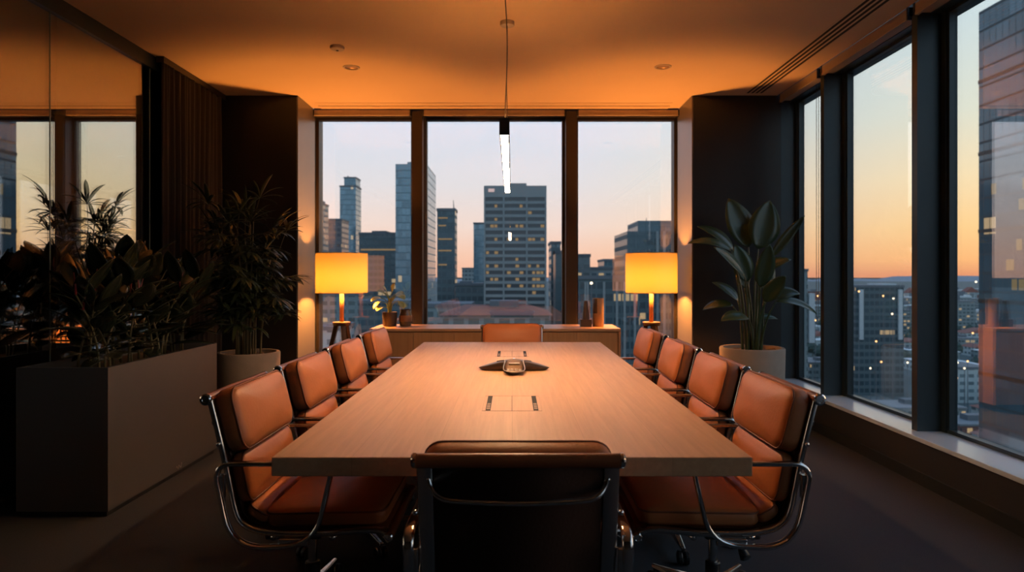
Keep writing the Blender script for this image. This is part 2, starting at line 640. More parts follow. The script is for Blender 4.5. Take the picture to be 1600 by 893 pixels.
struct(box('baseboard_east', M['dark_wall'], 2.475, 2.49, YR, 6.54, 0, .075))
struct(box('trim_1', M['sill'], 2.462, 2.755, YR, 6.56, .262, .29, bevel=.004), 'pale window ledge along the tall window row')
struct(box('trim_2', M['sill'], -2.05, 1.725, 7.10, 7.30, .27, .29, bevel=.003))
struct(box('trim_3', M['frame'], 2.64, 2.84, YR, 7.3, 2.92, H + .2), 'dark window head above the tall window row')
struct(box('trim_4', M['bronze_frame'], -2.05, 1.725, 7.11, 7.34, 2.92, H + .2), 'dark bronze head above the back windows')

# back windows: three panes between two mullions
bx = [(-2.05, -1.03), (-.92, .553), (.665, 1.725)]
names = ['beside the pier next to the bamboo palm', 'behind the table end between two mullions', 'beside the pier next to the broad-leaved plant']
for i, (a, b) in enumerate(bx):
    w = s_root('window_%d' % (i + 1), 'tall back window pane ' + names[i])
    fr = MB()
    fr.box(a, a + .028, 7.20, 7.28, .29, 2.92).box(b - .028, b, 7.20, 7.28, .29, 2.92)
    fr.box(a + .028, b - .028, 7.20, 7.28, 2.895, 2.92).box(a + .028, b - .028, 7.20, 7.28, .29, .325)
    struct(fr.build('window_frame', M['bronze_frame'], w))
    struct(box('window_pane', M['window_glass'], a + .028, b - .028, 7.232, 7.248, .325, 2.895, w))
for i, (a, b) in enumerate(((-1.03, -.92), (.553, .665))):
    struct(box('trim_%d' % (5 + i), M['bronze_frame'], a, b, 7.06, 7.30, .29, 2.96, bevel=.004),
           'dark bronze mullion ' + ('nearer the small sideboard plant' if i == 0 else 'nearer the bronze cylinder on the sideboard'))

# window wall: deep fins and panes
fins = [-.75, .53, 1.81, 3.09, 4.355, 5.65, 6.585]
for i, y in enumerate(fins):
    f = MB()
    f.box(2.55, 2.76, y - .03, y + .03, .29, 2.92)
    f.box(2.70, 2.76, y - .075, y + .075, .29, 2.92)
    struct(f.build('trim_%d' % (7 + i), M['frame']), None if i not in (4, 5) else
           'deep blue-grey window fin ' + ('between the two widest panes of the side windows' if i == 4 else 'next to the narrow corner pane'))
ys = [YR] + fins
for i in range(len(ys) - 1):
    a, b = ys[i] + .075, ys[i + 1] - .075
    w = s_root('window_%d' % (4 + i), None)
    fr = MB()
    fr.box(2.71, 2.76, a, a + .022, .29, 2.92).box(2.71, 2.76, b - .022, b, .29, 2.92)
    fr.box(2.71, 2.76, a + .022, b - .022, .29, .312).box(2.71, 2.76, a + .022, b - .022, 2.90, 2.92)
    struct(fr.build('window_frame', M['frame'], w))
    struct(box('window_pane', M['window_glass'], 2.742, 2.756, a + .022, b - .022, .312, 2.90, w))
struct(box('wall_east_end', M['dark_wall'], 2.56, 2.80, 6.615, 7.45, 0, H + .2))

# glass partition with its tracks, and the dim room behind it
joints = [YR, -.35, .80, 1.95, 3.05, 4.18, 5.33, 6.54]
for i in range(len(joints) - 1):
    a, b = joints[i], joints[i + 1]
    w = s_root('window_%d' % (11 + i), None)
    struct(box('glass_pane', M['partition_glass'], XL - .012, XL, a + .004, b - .004, .03, 2.88, w))
    if i:
        struct(box('glass_seal', M['seal'], XL - .013, XL + .002, a - .004, a + .004, .03, 2.88, w))
        struct(box('glass_seal', M['black_metal'], XL - .030, XL - .014, a + .075, a + .085, .03, 2.88, w))
struct(box('trim_14', M['frame'], XL - .06, XL + .02, YR, 6.54, 2.875, H), 'dark head track above the glass partition')
struct(box('trim_15', M['black_metal'], XL - .05, XL + .02, YR, 6.54, 0, .03), 'dark floor track below the glass partition')
struct(box('wall_west', M['dark_wall'], -7.2, -7.1, YR, 7.4, 0, H))
struct(box('wall_beyond', M['dark_wall'], -7.2, XL - .01, 7.3, 7.4, 0, H))
struct(box('ceiling_beyond', M['dark_wall'], -7.2, XL - .06, YR, 7.4, H, H + .2))

# curtain behind the glass partition
cu = MB()
n = 150
for i in range(n + 1):
    y = 5.37 + (6.50 - 5.37) * i / n
    x = -2.745 + .030 * math.sin(i * .42) + .012 * math.sin(i * 1.37 + 1)
    for z in (.012, 1.0, 2.0, 2.93):
        cu.v.append((x + .006 * math.sin(i * .9 + z * 2), y, z))
for i in range(n):
    for k in range(3):
        a = i * 4 + k
        cu.f.append((a, a + 4, a + 5, a + 1))
c = thing('curtain', 'dark brown pleated curtain hanging before the glass partition in the corner behind the palm', 'curtain', (0, 0, 0))
cu.build('curtain_cloth', M['curtain'], c, smooth=True, thick=.004)
box('curtain_rail', M['black_metal'], -2.775, -2.715, 5.36, 6.52, 2.93, 2.978, c)

# ------------------------------------------------------------------ roller blinds
def blind(label, along, a, b, depth, top, cords, cord_z, inner):
    if along == 'y':
        mid = (a + b) / 2
        t = thing('roller_blind', label, 'blind', (inner, mid, top))
        h = (b - a) / 2
        box('blind_cassette', M['blind'], 0, depth, -h, h, -.062, 0, t, bevel=.004)
        box('bottom_bar', M['blind'], -.004, .022, -h + .01, h - .01, -.078, -.060, t, bevel=.003)
        for q in (-h, h - .012):
            box('end_bracket', M['black_metal'], -.008, depth, q, q + .012, -.08, 0, t)
        for y in cords:
            x = depth + .015
            z1 = cord_z - top
            m = MB().tube([(x, y - mid, -.05), (x, y - mid, z1 + .02), (x, y - mid + .012, z1), (x, y - mid + .03, z1),
                           (x, y - mid + .042, z1 + .02), (x, y - mid + .042, -.05)], .0022, 6)
            m.build('pull_cord', M['cord'], t, smooth=True)
    else:
        mid = (a + b) / 2
        t = thing('roller_blind', label, 'blind', (mid, inner, top))
        h = (b - a) / 2
        box('blind_cassette', M['blind'], -h, h, 0, depth, -.045, 0, t, bevel=.004)
        box('bottom_bar', M['blind'], -h + .01, h - .01, -.004, .018, -.058, -.043, t, bevel=.003)
        for q in (-h, h - .012):
            box('end_bracket', M['black_metal'], q, q + .012, -.006, depth, -.06, 0, t)
        for x in cords:
            z1 = cord_z - top
            m = MB().tube([(x - mid, .02, -.04), (x - mid, .02, z1), (x - mid + .008, .02, z1 - .012), (x - mid + .016, .02, z1),
                           (x - mid + .016, .02, -.04)], .003, 6)
            m.build('pull_cord', M['cord'], t, smooth=True)
    return t


blind('rolled-up blind above the narrow corner pane of the side windows', 'y', 5.68, 6.50, .10, H, [5.93], .9, 2.53)
blind('rolled-up blind above the side window with two long pull cords', 'y', 4.385, 5.62, .10, H, [4.50], .93, 2.53)
blind('rolled-up blind above the side window facing the dark tower', 'y', 3.12, 4.325, .10, H, [], .9, 2.53)
blind('rolled-up blind above the side window beside the camera end', 'y', 1.84, 3.06, .10, H, [], .9, 2.53)
blind('rolled-up blind over the back window beside the bamboo palm pier', 'x', -2.04, -1.035, .08, 2.965, [], 1, 7.045)
blind('rolled-up blind over the middle back window', 'x', -.915, .548, .08, 2.965, [-.905], .95, 7.045)
blind('rolled-up blind over the back window behind the shaded floor lamp near the broad-leaved plant', 'x', .67, 1.715, .08, 2.965, [.60], .9, 7.045)

# ------------------------------------------------------------------ ceiling fittings
def diffuser(label, loc, w, l, slots, along='y'):
    t = thing('ceiling_vent', label, 'air vent', loc)
    n = slots
    gap = .026
    pitch = w / n
    bk = MB()
    if along == 'y':
        bk.box(-w / 2, w / 2, -l / 2, l / 2, -.0015, 0)
    else:
        bk.box(-l / 2, l / 2, -w / 2, w / 2, -.0015, 0)
    bk.build('slot_recess', M['dark_recess'], t)
    for k in range(n + 1):
        c = -w / 2 + k * pitch
        hw = pitch / 2 - gap / 2
        lo, hi = c - hw, c + hw
        if along == 'y':
            box('vane', M['ceiling'], lo, hi, -l / 2, l / 2, -.0045, -.0012, t, bevel=.001)
        else:
            box('vane', M['ceiling'], -l / 2, l / 2, lo, hi, -.0045, -.0012, t, bevel=.001)
    return t


diffuser('long ceiling air slot with dark lines running beside the side windows', (2.27, 2.45, H), .165, 8.0, 4)
diffuser('single ceiling air slot running above the back windows', (-.18, 6.93, H), .13, 3.55, 1, 'x')

for lab, px, py in (('small round recessed ceiling light on the palm side of the room', 549, 105),
                    ('small round recessed ceiling light near the long window air slot', 1036, 104)):
    d = 1.71 * F / (430 - py)
    t = thing('downlight', lab, 'ceiling light', (wx(px, d), d, H))
    MB().lathe([(.052, 0), (.052, -.004), (.058, -.008), (.066, -.006), (.070, 0)], 32).build('trim_ring', M['white_plastic'], t, smooth=True)
    MB().lathe([(0, -.0008), (.05, -.0008), (.052, -.004)], 32).build('lamp_lens', M['bronze'], t, smooth=True)
d = 1.71 * F / (430 - 73)
t = thing('smoke_detector', 'flat round smoke detector on the ceiling near the palm-side downlight', 'detector', (wx(527, d), d, H))
soften(MB().lathe([(.052, 0), (.054, -.006), (.05, -.02), (.03, -.027), (0, -.028)], 32).build('detector_body', M['white_plastic'], t))
MB().lathe([(.010, -.027), (.010, -.031), (0, -.032)], 16).build('sensor_tip', M['dark_recess'], t, smooth=True)

# ------------------------------------------------------------------ linear pendant
t = thing('pendant_light', 'long slim black linear pendant hanging over the middle of the table', 'pendant light', (-.032, 3.92, 1.865))
Lp = 1.02
hb = MB()
hb.box(-.021, .021, -Lp, Lp, .006, .068)
hb.box(-.021, -.0165, -Lp, Lp, -.004, .006).box(.0165, .021, -Lp, Lp, -.004, .006)
hb.build('lamp_housing', M['black_metal'], t)
for s in (-1, 1):
    y0 = s * Lp
    box('end_plate', M['black_metal'], -.0215, .0215, min(y0, y0 + s * .004), max(y0, y0 + s * .004), -.004, .069, t)
box('uplight_strip', M['led_up'], -.0165, .0165, -Lp + .002, Lp - .002, .068, .070, t)
box('diffuser', M['led'], -.0165, .0165, -Lp + .002, Lp - .002, .0, .006, t)
top = H - 1.865
for k, (y, wob) in enumerate(((-.80, .012), (.72, .005))):
    pts = []
    for i in range(15):
        q = i / 14
        pts.append((wob * math.sin(q * 5.2 + k) * math.sin(PI * q), y, .068 + (top - .024 - .068) * q))
    MB().tube(pts, .0026, 6).build('suspension_cable', M['cord'], t, smooth=True)
    MB().lathe([(.009, .066), (.009, .085), (.003, .092), (0, .092)], 12, c=(0, y, 0)).build('cable_grip', M['black_metal'], t, smooth=True)
    soften(MB().lathe([(0, top - .028), (.045, top - .028), (.048, top - .024), (.048, top), (0, top)], 32, c=(0, y, 0)).build('ceiling_rose', M['white_plastic'], t))

# ------------------------------------------------------------------ conference table
TZ = .72
TX, TY0, TY1 = .728, 2.08, 5.68
t = thing('conference_table', 'long pale oak conference table in the middle of the room', 'table', (0, 3.88, 0))
hl = (TY1 - TY0) / 2
box('tabletop', M['oak_top'], -TX, TX, -hl, hl, TZ - .058, TZ, t, bevel=.0025)
for y in (-1.05, 1.05):
    box('pedestal', M['oak_edge'], -.17, .17, y - .28, y + .28, .02, TZ - .058, t, bevel=.004)
    box('base_plate', M['black_metal'], -.21, .21, y - .33, y + .33, 0, .02, t, bevel=.003)
box('modesty_beam', M['black_metal'], -.04, .04, -.77, .77, .50, TZ - .058, t)


def hatch(y0, y1, hw):
    yc = (y0 + y1) / 2 - 3.88
    hy = (y1 - y0) / 2
    z = TZ
    root = MB()
    e = .0006
    root.box(-hw, hw, yc - hy, yc - hy + .002, z, z + e)
    fe = MB().box(-hw, -hw + .001, yc - hy + .002, yc + hy, z, z + e)
    fe.box(hw - .001, hw, yc - hy + .002, yc + hy, z, z + e).box(-hw + .001, hw - .001, yc + hy - .001, yc + hy, z, z + e)
    root.box(-.0012, .0012, yc - hy, yc + hy, z, z + e)
    h = root.build('cable_hatch', M['hatch_line'], t)
    fe.build('hatch_edge', M['hatch_faint'], h)
    for s in (-1, 1):
        cx = s * (hw - .024)
        sl = MB().box(cx - .010, cx + .010, yc - hy + .012, yc + hy - .006, z, z + .0012)
        sl.build('cable_slot', M['dark_recess'], h)
        so = MB()
        for k in range(4):
            q = yc - hy + .03 + k * .035
            so.box(cx - .007, cx + .007, q, q + .024, z + .0012, z + .0024)
        so.build('socket_strip', M['bronze'], h)


hatch(2.79, 3.14, .122)
hatch(4.66, 5.0, .115)

# conference phone
ph = thing('conference_phone', 'three-armed dark bronze conference phone in the middle of the table', 'phone', (.012, 4.0, TZ + .001))
lob = [math.radians(q) for q in (270, 3, 177)]


def ph_r(q):
    out = .085
    for a, L, sh in ((lob[0], .235, .29), (lob[1], .208, .40), (lob[2], .208, .40)):
        dq = (q - a + PI) % (2 * PI) - PI
        out = max(out, .085 + (L - .085) * math.exp(-(dq / sh) ** 2))
    return out


mb = MB()
NQ, NR = 96, 12
for j in range(NR + 1):
    f = j / NR
    for k in range(NQ):
        q = 2 * PI * k / NQ
        r = ph_r(q) * f
        zz = .012 + .052 * max(0, 1 - (r / .212) ** 1.5) * (1 - .12 * f ** 8)
        mb.v.append((r * math.cos(q), r * math.sin(q), zz))
for j in range(NR):
    for k in range(NQ):
        k2 = (k + 1) % NQ
        mb.f.append((j * NQ + k, j * NQ + k2, (j + 1) * NQ + k2, (j + 1) * NQ + k))
b0 = len(mb.v)
for k in range(NQ):
    q = 2 * PI * k / NQ
    r = ph_r(q) * .9
    mb.v.append((r * math.cos(q), r * math.sin(q), .0))
for k in range(NQ):
    k2 = (k + 1) % NQ
    mb.f.append((NR * NQ + k, NR * NQ + k2, b0 + k2, b0 + k))
mb.f.append(tuple(b0 + k for k in range(NQ)))
mb.build('phone_body', M['phone'], ph, smooth=True)


def ph_z(x, y):
    r = math.hypot(x, y)
    return .012 + .052 * max(0, 1 - (r / .212) ** 1.5)


kp = MB()
gx = 9
for j in range(11):
    y = -.225 + j * .0205
    for i in range(gx):
        hw = .049
        x = -hw + 2 * hw * i / (gx - 1)
        kp.v.append((x, y, max(ph_z(x, y) * (1 - .1 * (abs(x) / hw) ** 3), .020) + .004))
for j in range(10):
    for i in range(gx - 1):
        a = j * gx + i
        kp.f.append((a, a + 1, a + gx + 1, a + gx))
kpo = kp.build('keypad_panel', M['phone_panel'], ph, smooth=True, thick=.004)
rim = [(-.10, .012), (-.066, -.008), (-.053, -.05), (-.052, -.225), (.052, -.225), (.053, -.05), (.066, -.008), (.10, .012)]
rim3 = [(x, y, max(ph_z(x, y) * .93, .019) + .006) for x, y in rim]
MB().tube(smooth_path(rim3, 5), .0035, 6).build('silver_trim', M['silver'], ph, smooth=True)
for r_ in range(3):
    for c_ in range(4):
        x, y = -.033 + c_ * .022, -.212 + r_ * .017
        z = max(ph_z(x, y), .020) + .004
        box('key_button', M['silver'], x - .007, x + .007, y - .0045, y + .0045, z, z + .003, ph, bevel=.001)
z = ph_z(0, -.098) + .004
box('phone_display', M['silver'], -.030, .030, -.125, -.098, z - .004, z + .003, ph, bevel=.001)
MB().lathe([(.007, 0), (.007, .002), (0, .003)], 12, c=(0, -.012, ph_z(0, -.012) + .004)).build('indicator_light', M['white_led'], ph, smooth=True)

# ------------------------------------------------------------------ chairs
RAIL = [(-.276, .855), (-.250, .752), (-.225, .646), (-.204, .545), (-.192, .485), (-.172, .436), (-.125, .406),
        (-.04, .392), (.10, .392), (.20, .400), (.275, .405), (.315, .398), (.333, .384)]
HW = .243


def make_chair():
    t = thing('conference_chair', 'x', 'chair')
    curve = [tuple(p) for p in smooth_path(RAIL, 5)]
    for s in (-1, 1):
        MB().bar(curve, s * (HW + .001), .0215, .0105).build('side_rail', M['aluminium'], t, smooth=True)
    # leather sling, back and seat in one skin
    sl = MB()
    for (x, z) in curve:
        sl.v += [(x, -HW + .021, z), (x, HW - .021, z)]
    for i in range(len(curve) - 1):
        sl.f.append((2 * i, 2 * i + 1, 2 * i + 3, 2 * i + 2))
    sl.build('leather_sling', M['leather_roll'], t, smooth=True, thick=.005)
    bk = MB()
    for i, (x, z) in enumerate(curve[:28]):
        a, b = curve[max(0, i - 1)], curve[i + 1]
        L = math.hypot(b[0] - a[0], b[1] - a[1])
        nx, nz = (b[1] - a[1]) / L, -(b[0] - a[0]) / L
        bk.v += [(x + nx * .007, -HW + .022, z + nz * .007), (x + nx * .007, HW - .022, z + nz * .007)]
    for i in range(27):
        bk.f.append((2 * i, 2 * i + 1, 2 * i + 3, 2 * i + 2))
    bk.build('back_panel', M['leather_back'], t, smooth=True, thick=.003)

    def frame_at(p, q):
        p, q = Vector((p[0], 0, p[1])), Vector((q[0], 0, q[1]))
        d = (q - p).normalized()
        nrm = Vector((d.z, 0, -d.x))
        return p, q, d, nrm

    W = Vector((0, 1, 0))

    def cushion(name, p, q, t_, w, crown, rad, lift=.0115):
        p, q, d, nrm = frame_at(p, q)
        if nrm.z < 0 and abs(nrm.z) > abs(nrm.x):
            nrm = -nrm
        O = (p + q) / 2 + nrm * lift
        h = (q - p).length
        m = MB().pad(O, W, d, nrm, w, h, t_, rad, crown).build(name, M['leather'], t, smooth=True)
        for dep, ins in ((t_ * .80, .0015),):
            lp = MB().rr_loop(O + nrm * dep, W, d, w - ins, h - ins, rad)
            MB().tube(lp, .0036, 6, cap=False).build('piping', M['stitch'], m, smooth=True)
        return m

    cushion('upper_back_pad', (-.226, .652), (-.281, .865), .076, .506, .016, .05)
    cushion('lower_back_pad', (-.192, .482), (-.225, .650), .052, .503, .013, .045)
    cushion('seat_pad', (.322, .405), (-.098, .398), .058, .490, .012, .045)
    cushion('rear_seat_roll', (-.102, .400), (-.176, .446), .045, .480, .008, .03)

    # top roll and front roll, leather wrapped with chrome ends
    for nm, (x, z), r in (('top_roll', (-.283, .850), .019), ('front_roll', (.335, .384), .016)):
        e = MB().lathe([(0, -HW - .022), (r, -HW - .022), (r, HW + .022), (0, HW + .022)], 20, c=(x, 0, z), axis='y')
        o = soften(e.build(nm, M['leather_roll'], t))
        for s in (-1, 1):
            y0 = s * (HW + .022)
            prof = [(0, 0), (r + .001, 0), (r + .001, .008 * s), (r * .8, .012 * s), (r * .55, .012 * s), (r * .5, .009 * s), (0, .009 * s)]
            soften(MB().lathe(prof, 20, c=(x, y0, z), axis='y').build('end_cap', M['chrome'], o))
    # bowed stretcher behind the back and cross bars under the seat
    pts = [(-.266, -.236, .800), (-.272, -.226, .776), (-.284, -.205, .757), (-.292, -.16, .748), (-.297, 0, .743),
           (-.292, .16, .748), (-.284, .205, .757), (-.272, .226, .776), (-.266, .236, .800)]
    MB().tube(smooth_path(pts, 5), .0075, 10).build('back_stretcher', M['chrome'], t, smooth=True)
    for x in (-.06, .14):
        MB().tube([(x, -HW - .01, .378), (x, -.12, .355), (x, .12, .355), (x, HW + .01, .378)], .011, 10).build('seat_stretcher', M['chrome'], t, smooth=True)
    for s in (-1, 1):
        for x, z in ((-.238, .700),):
            MB().lathe([(0, 0), (.007, 0), (.007, .012 * s), (0, .015 * s)], 12, c=(x, s * (HW + .024), z), axis='y').build('rail_bolt', M['chrome'], t, smooth=True)
    # armrest loops
    loop = round_poly([(-.245, .640), (.155, .640), (.095, .372), (-.185, .352)], [.065, .03, .10, .12], 8)
    for s in (-1, 1):
        a = MB().bar(loop, s * (HW + .050), .015, .0085, closed=True, n=12, power=3).build('armrest', M['chrome'], t, smooth=True)
        pl = MB()
        pl.box(-.232, -.214, s * (HW + .037) - .013, s * (HW + .037) + .013, .52, .60)
        pl.build('arm_bracket', M['aluminium'], a, bevel=.003)
        pl = MB()
        pl.box(-.03, .07, s * (HW + .037) - .013, s * (HW + .037) + .013, .362, .386)
        pl.build('arm_bracket', M['aluminium'], a, bevel=.003)
    # tilt mechanism, lever, gas column
    mc = MB()
    mc.box(-.11, .13, -.065, .065, .318, .362)
    mc.box(-.17, .04, -.04, .04, .285, .325)
    mc.build('tilt_mechanism', M['black_plastic'], t, bevel=.01)
    MB().tube([(.03, -.06, .335), (.03, -.16, .335), (.035, -.20, .325)], .0055, 8).build('tilt_lever', M['chrome'], t, smooth=True)
    MB().tube([(-.05, .06, .32), (-.06, .13, .30), (-.065, .17, .275)], [.012, .012, .02], 8).build('tension_knob', M['black_plastic'], t, smooth=True)
    gc = MB().lathe([(0, .06), (.028, .06), (.028, .19), (.024, .195), (.0, .195)], 20)
    soften(gc.build('column_sleeve', M['black_plastic'], t))
    soften(MB().lathe([(0, .19), (.017, .19), (.017, .32), (0, .32)], 18).build('gas_column', M['chrome'], t))
    soften(MB().lathe([(0, .062), (.042, .062), (.046, .075), (.040, .115), (.030, .125), (0, .125)], 24).build('base_hub', M['aluminium'], t))
    for k in range(5):
        q = 2 * PI * k / 5 + .3
        ca, sa = math.cos(q), math.sin(q)
        lg = MB()
        secs = [(.03, .022, .066, .118), (.15, .017, .066, .100), (.26, .013, .066, .085), (.305, .011, .066, .080)]
        for r, hw, z0, z1 in secs:
            for sx, z in ((-1, z0), (1, z0), (.7, z1), (-.7, z1)):
                lg.v.append((ca * r - sa * sx * hw, sa * r + ca * sx * hw, z))
        for i in range(3):
            for j in range(4):
                j2 = (j + 1) % 4
                lg.f.append((i * 4 + j, i * 4 + j2, i * 4 + 4 + j2, i * 4 + 4 + j))
        lg.f += [(3, 2, 1, 0), (12, 13, 14, 15)]
        leg = lg.build('base_leg', M['aluminium'], t, bevel=.004)
        cx, cy = ca * .292, sa * .292
        ws = MB()
        for s in (-1, 1):
            o = len(ws.v)
            NW = 18
            for (yy, rr) in ((.006, .028), (.010, .030), (.022, .030), (.025, .026)):
                for j in range(NW):
                    a = 2 * PI * j / NW
                    lx, ly, lz = rr * math.cos(a), s * yy, .030 + rr * math.sin(a)
                    ws.v.append((cx + ca * lx - sa * ly, cy + sa * lx + ca * ly, lz))
            for i in range(3):
                for j in range(NW):
                    j2 = (j + 1) % NW
                    ws.f.append((o + i * NW + j, o + i * NW + j2, o + (i + 1) * NW + j2, o + (i + 1) * NW + j))
            ws.f.append(tuple(o + j for j in range(NW)))
            ws.f.append(tuple(o + 3 * NW + j for j in range(NW)))
        ws.tube([(cx, cy, .03), (cx, cy, .075)], .007, 8)
        ws.build('caster', M['black_plastic'], leg)
    return t


FIXED = ('base_leg', 'base_hub', 'column_sleeve')


def lower(root, dz):
    for ch in root.children:
        if ch.name.split('.')[0] not in FIXED:
            ch.location.z += dz


proto = make_chair()
YC = [2.595, 3.315, 4.085, 4.925]
side_words = [('planter', -.752, 0), ('window', .758, PI)]
ordn = ['first', 'second', 'third', 'fourth']
first = True
for word, x, rz in side_words:
    for i, y in enumerate(YC):
        o = proto if first else copy_tree(proto)
        first = False
        o.location = (x, y + (0 if word == 'planter' else 0), 0)
        o.rotation_euler = (0, 0, rz + R.uniform(-.02, .02))
        side = 'on the black planter side of the table' if word == 'planter' else 'on the tall window side of the table'
        o['label'] = 'tan leather chair %s, %s from the camera end' % (side, ordn[i])
        o['group'] = 'tan leather conference chairs around the table'
o = copy_tree(proto)
o.location = (.016, 2.066, 0)
o.rotation_euler = (0, 0, PI / 2)
o['label'] = 'chair at the camera end of the table, seen from its dark back'
lower(o, -.060)
o = copy_tree(proto)
o.location = (0.0, 5.74, 0)
o.rotation_euler = (0, 0, -PI / 2)
o['label'] = 'leather chair at the far table end, only its top showing before the sideboard'
lower(o, -.03)

# ------------------------------------------------------------------ sideboard and the things on it
sx0, sx1, sy0, sy1, sz = -1.325, 1.012, 6.39, 6.96, .775
sc = ((sx0 + sx1) / 2, (sy0 + sy1) / 2)
t = thing('sideboard', 'low oak sideboard standing before the back windows', 'sideboard', (sc[0], sc[1], 0))
hw, hd = (sx1 - sx0) / 2, (sy1 - sy0) / 2
box('cabinet_body', M['oak_side'], -hw + .012, hw - .012, -hd + .035, hd - .01, .06, sz - .026, t, bevel=.002)
box('plinth', M['black_metal'], -hw + .05, hw - .05, -hd + .06, hd - .04, 0, .06, t)
box('cabinet_top', M['oak_side_top'], -hw, hw, -hd, hd, sz - .026, sz, t, bevel=.003)
for s in (-1, 1):
    box('side_panel', M['oak_side'], min(s * hw, s * (hw - .022)), max(s * hw, s * (hw - .022)), -hd + .002, hd, .06, sz - .026, t, bevel=.002)
nd = 6
dw = (2 * hw - .05) / nd
for k in range(nd):
    a = -hw + .025 + k * dw
    dr = box('cabinet_door', M['oak_side'], a + .002, a + dw - .002, -hd + .012, -hd + .034, .065, sz - .036, t, bevel=.0015)

# small plant
def z_on():
    return sz


sp = thing('potted_plant', 'small green plant in a dark pot on the sideboard', 'plant', (-1.195, 6.72, sz))
soften(MB().lathe([(0, 0), (.058, 0), (.066, .01), (.074, .13), (.074, .138), (.067, .138), (.064, .118), (0, .118)], 32).build('pot', M['pot_dark'], sp))
MB().lathe([(.064, .118), (.04, .126), (0, .128)], 20).build('soil', M['soil'], sp, smooth=True)
st, fo = MB(), MB()
sl_ = [(-.095, .20, .10, -.5), (-.120, .155, .09, -1.2), (.10, .235, .10, -.6), (.125, .16, .085, -1.3), (-.03, .25, .09, .2), (.02, .27, .09, .1),
       (-.07, .09, .08, -.7), (.03, .15, .08, 0), (-.02, .17, .08, 0), (.06, .24, .08, -.4), (-.06, .24, .08, -.1)]
for i, (x, zz, L, dn) in enumerate(sl_):
    y = R.uniform(-.06, .06)
    p0, p2 = Vector((x * .1, y * .1, .12)), Vector((x * .75, y, .12 + zz * .78))
    p1 = Vector((x * .25, y * .3, .12 + zz * .6))
    st.tube(smooth_path([p0, p1, p2], 5), [.004] * 11, 6)
    d = Vector((x * 4, y * 2 - .15, .35 + dn * .5))
    fo.leaf(p2, d, (0, -.3, 1), L * 1.15, .084, droop=.9, fold=.2, nl=7)
st.build('stem_cluster', M['leaf_small'], sp, smooth=True)
fo.build('foliage', M['leaf_small'], sp, smooth=True, thick=.0012)

j = thing('glass_jar', 'small smoked glass jar with brown band beside the small sideboard plant', 'jar', (-1.045, 6.74, sz))
soften(MB().lathe([(0, 0), (.050, 0), (.058, .008), (.062, .06), (.060, .11), (.052, .135), (.052, .16), (.056, .165), (.050, .165), (.046, .135), (.05, .02), (0, .015)], 32).build('jar_body', M['jar_glass'], j))
MB().lathe([(.0625, .045), (.0635, .05), (.0635, .10), (.0615, .105)], 32).build('jar_band', M['jar_band'], j, smooth=True)
MB().tube(smooth_path([(.052, 0, .09), (.085, 0, .085), (.085, 0, .045), (.06, 0, .035)], 5), .005, 8).build('jar_handle', M['jar_glass'], j, smooth=True)

v = thing('cone_ornament', 'dark cone-shaped ornament on a square block, on the sideboard', 'ornament', (.715, 6.66, sz))
box('ornament_block', M['pot_dark'], -.055, .055, -.045, .045, 0, .072, v, bevel=.004)
soften(MB().lathe([(0, .072), (.036, .072), (.030, .14), (.020, .22), (.016, .25), (0, .252)], 28).build('ornament_cone', M['pot_dark'], v))
v = thing('bronze_cylinder', 'upright bronze cylinder with a dark inlay, on the sideboard', 'vase', (.835, 6.66, sz))
soften(MB().lathe([(0, 0), (.052, 0), (.054, .003), (.054, .272), (.052, .276), (.047, .276), (.046, .25), (0, .25)], 40).build('cylinder_body', M['bronze'], v))
ml = MB()
for k in range(9):
    q = math.radians(198 + k * 7)
    for zz in (.13, .27):
        ml.v.append((.0552 * math.cos(q), .0552 * math.sin(q), zz))
for k in range(8):
    ml.f.append((2 * k, 2 * k + 2, 2 * k + 3, 2 * k + 1))
ml.build('dark_inlay', M['pot_dark'], v, smooth=True, thick=.002)

# ------------------------------------------------------------------ tripod floor lamps
LAMPCOL = (1.0, .335, .06)


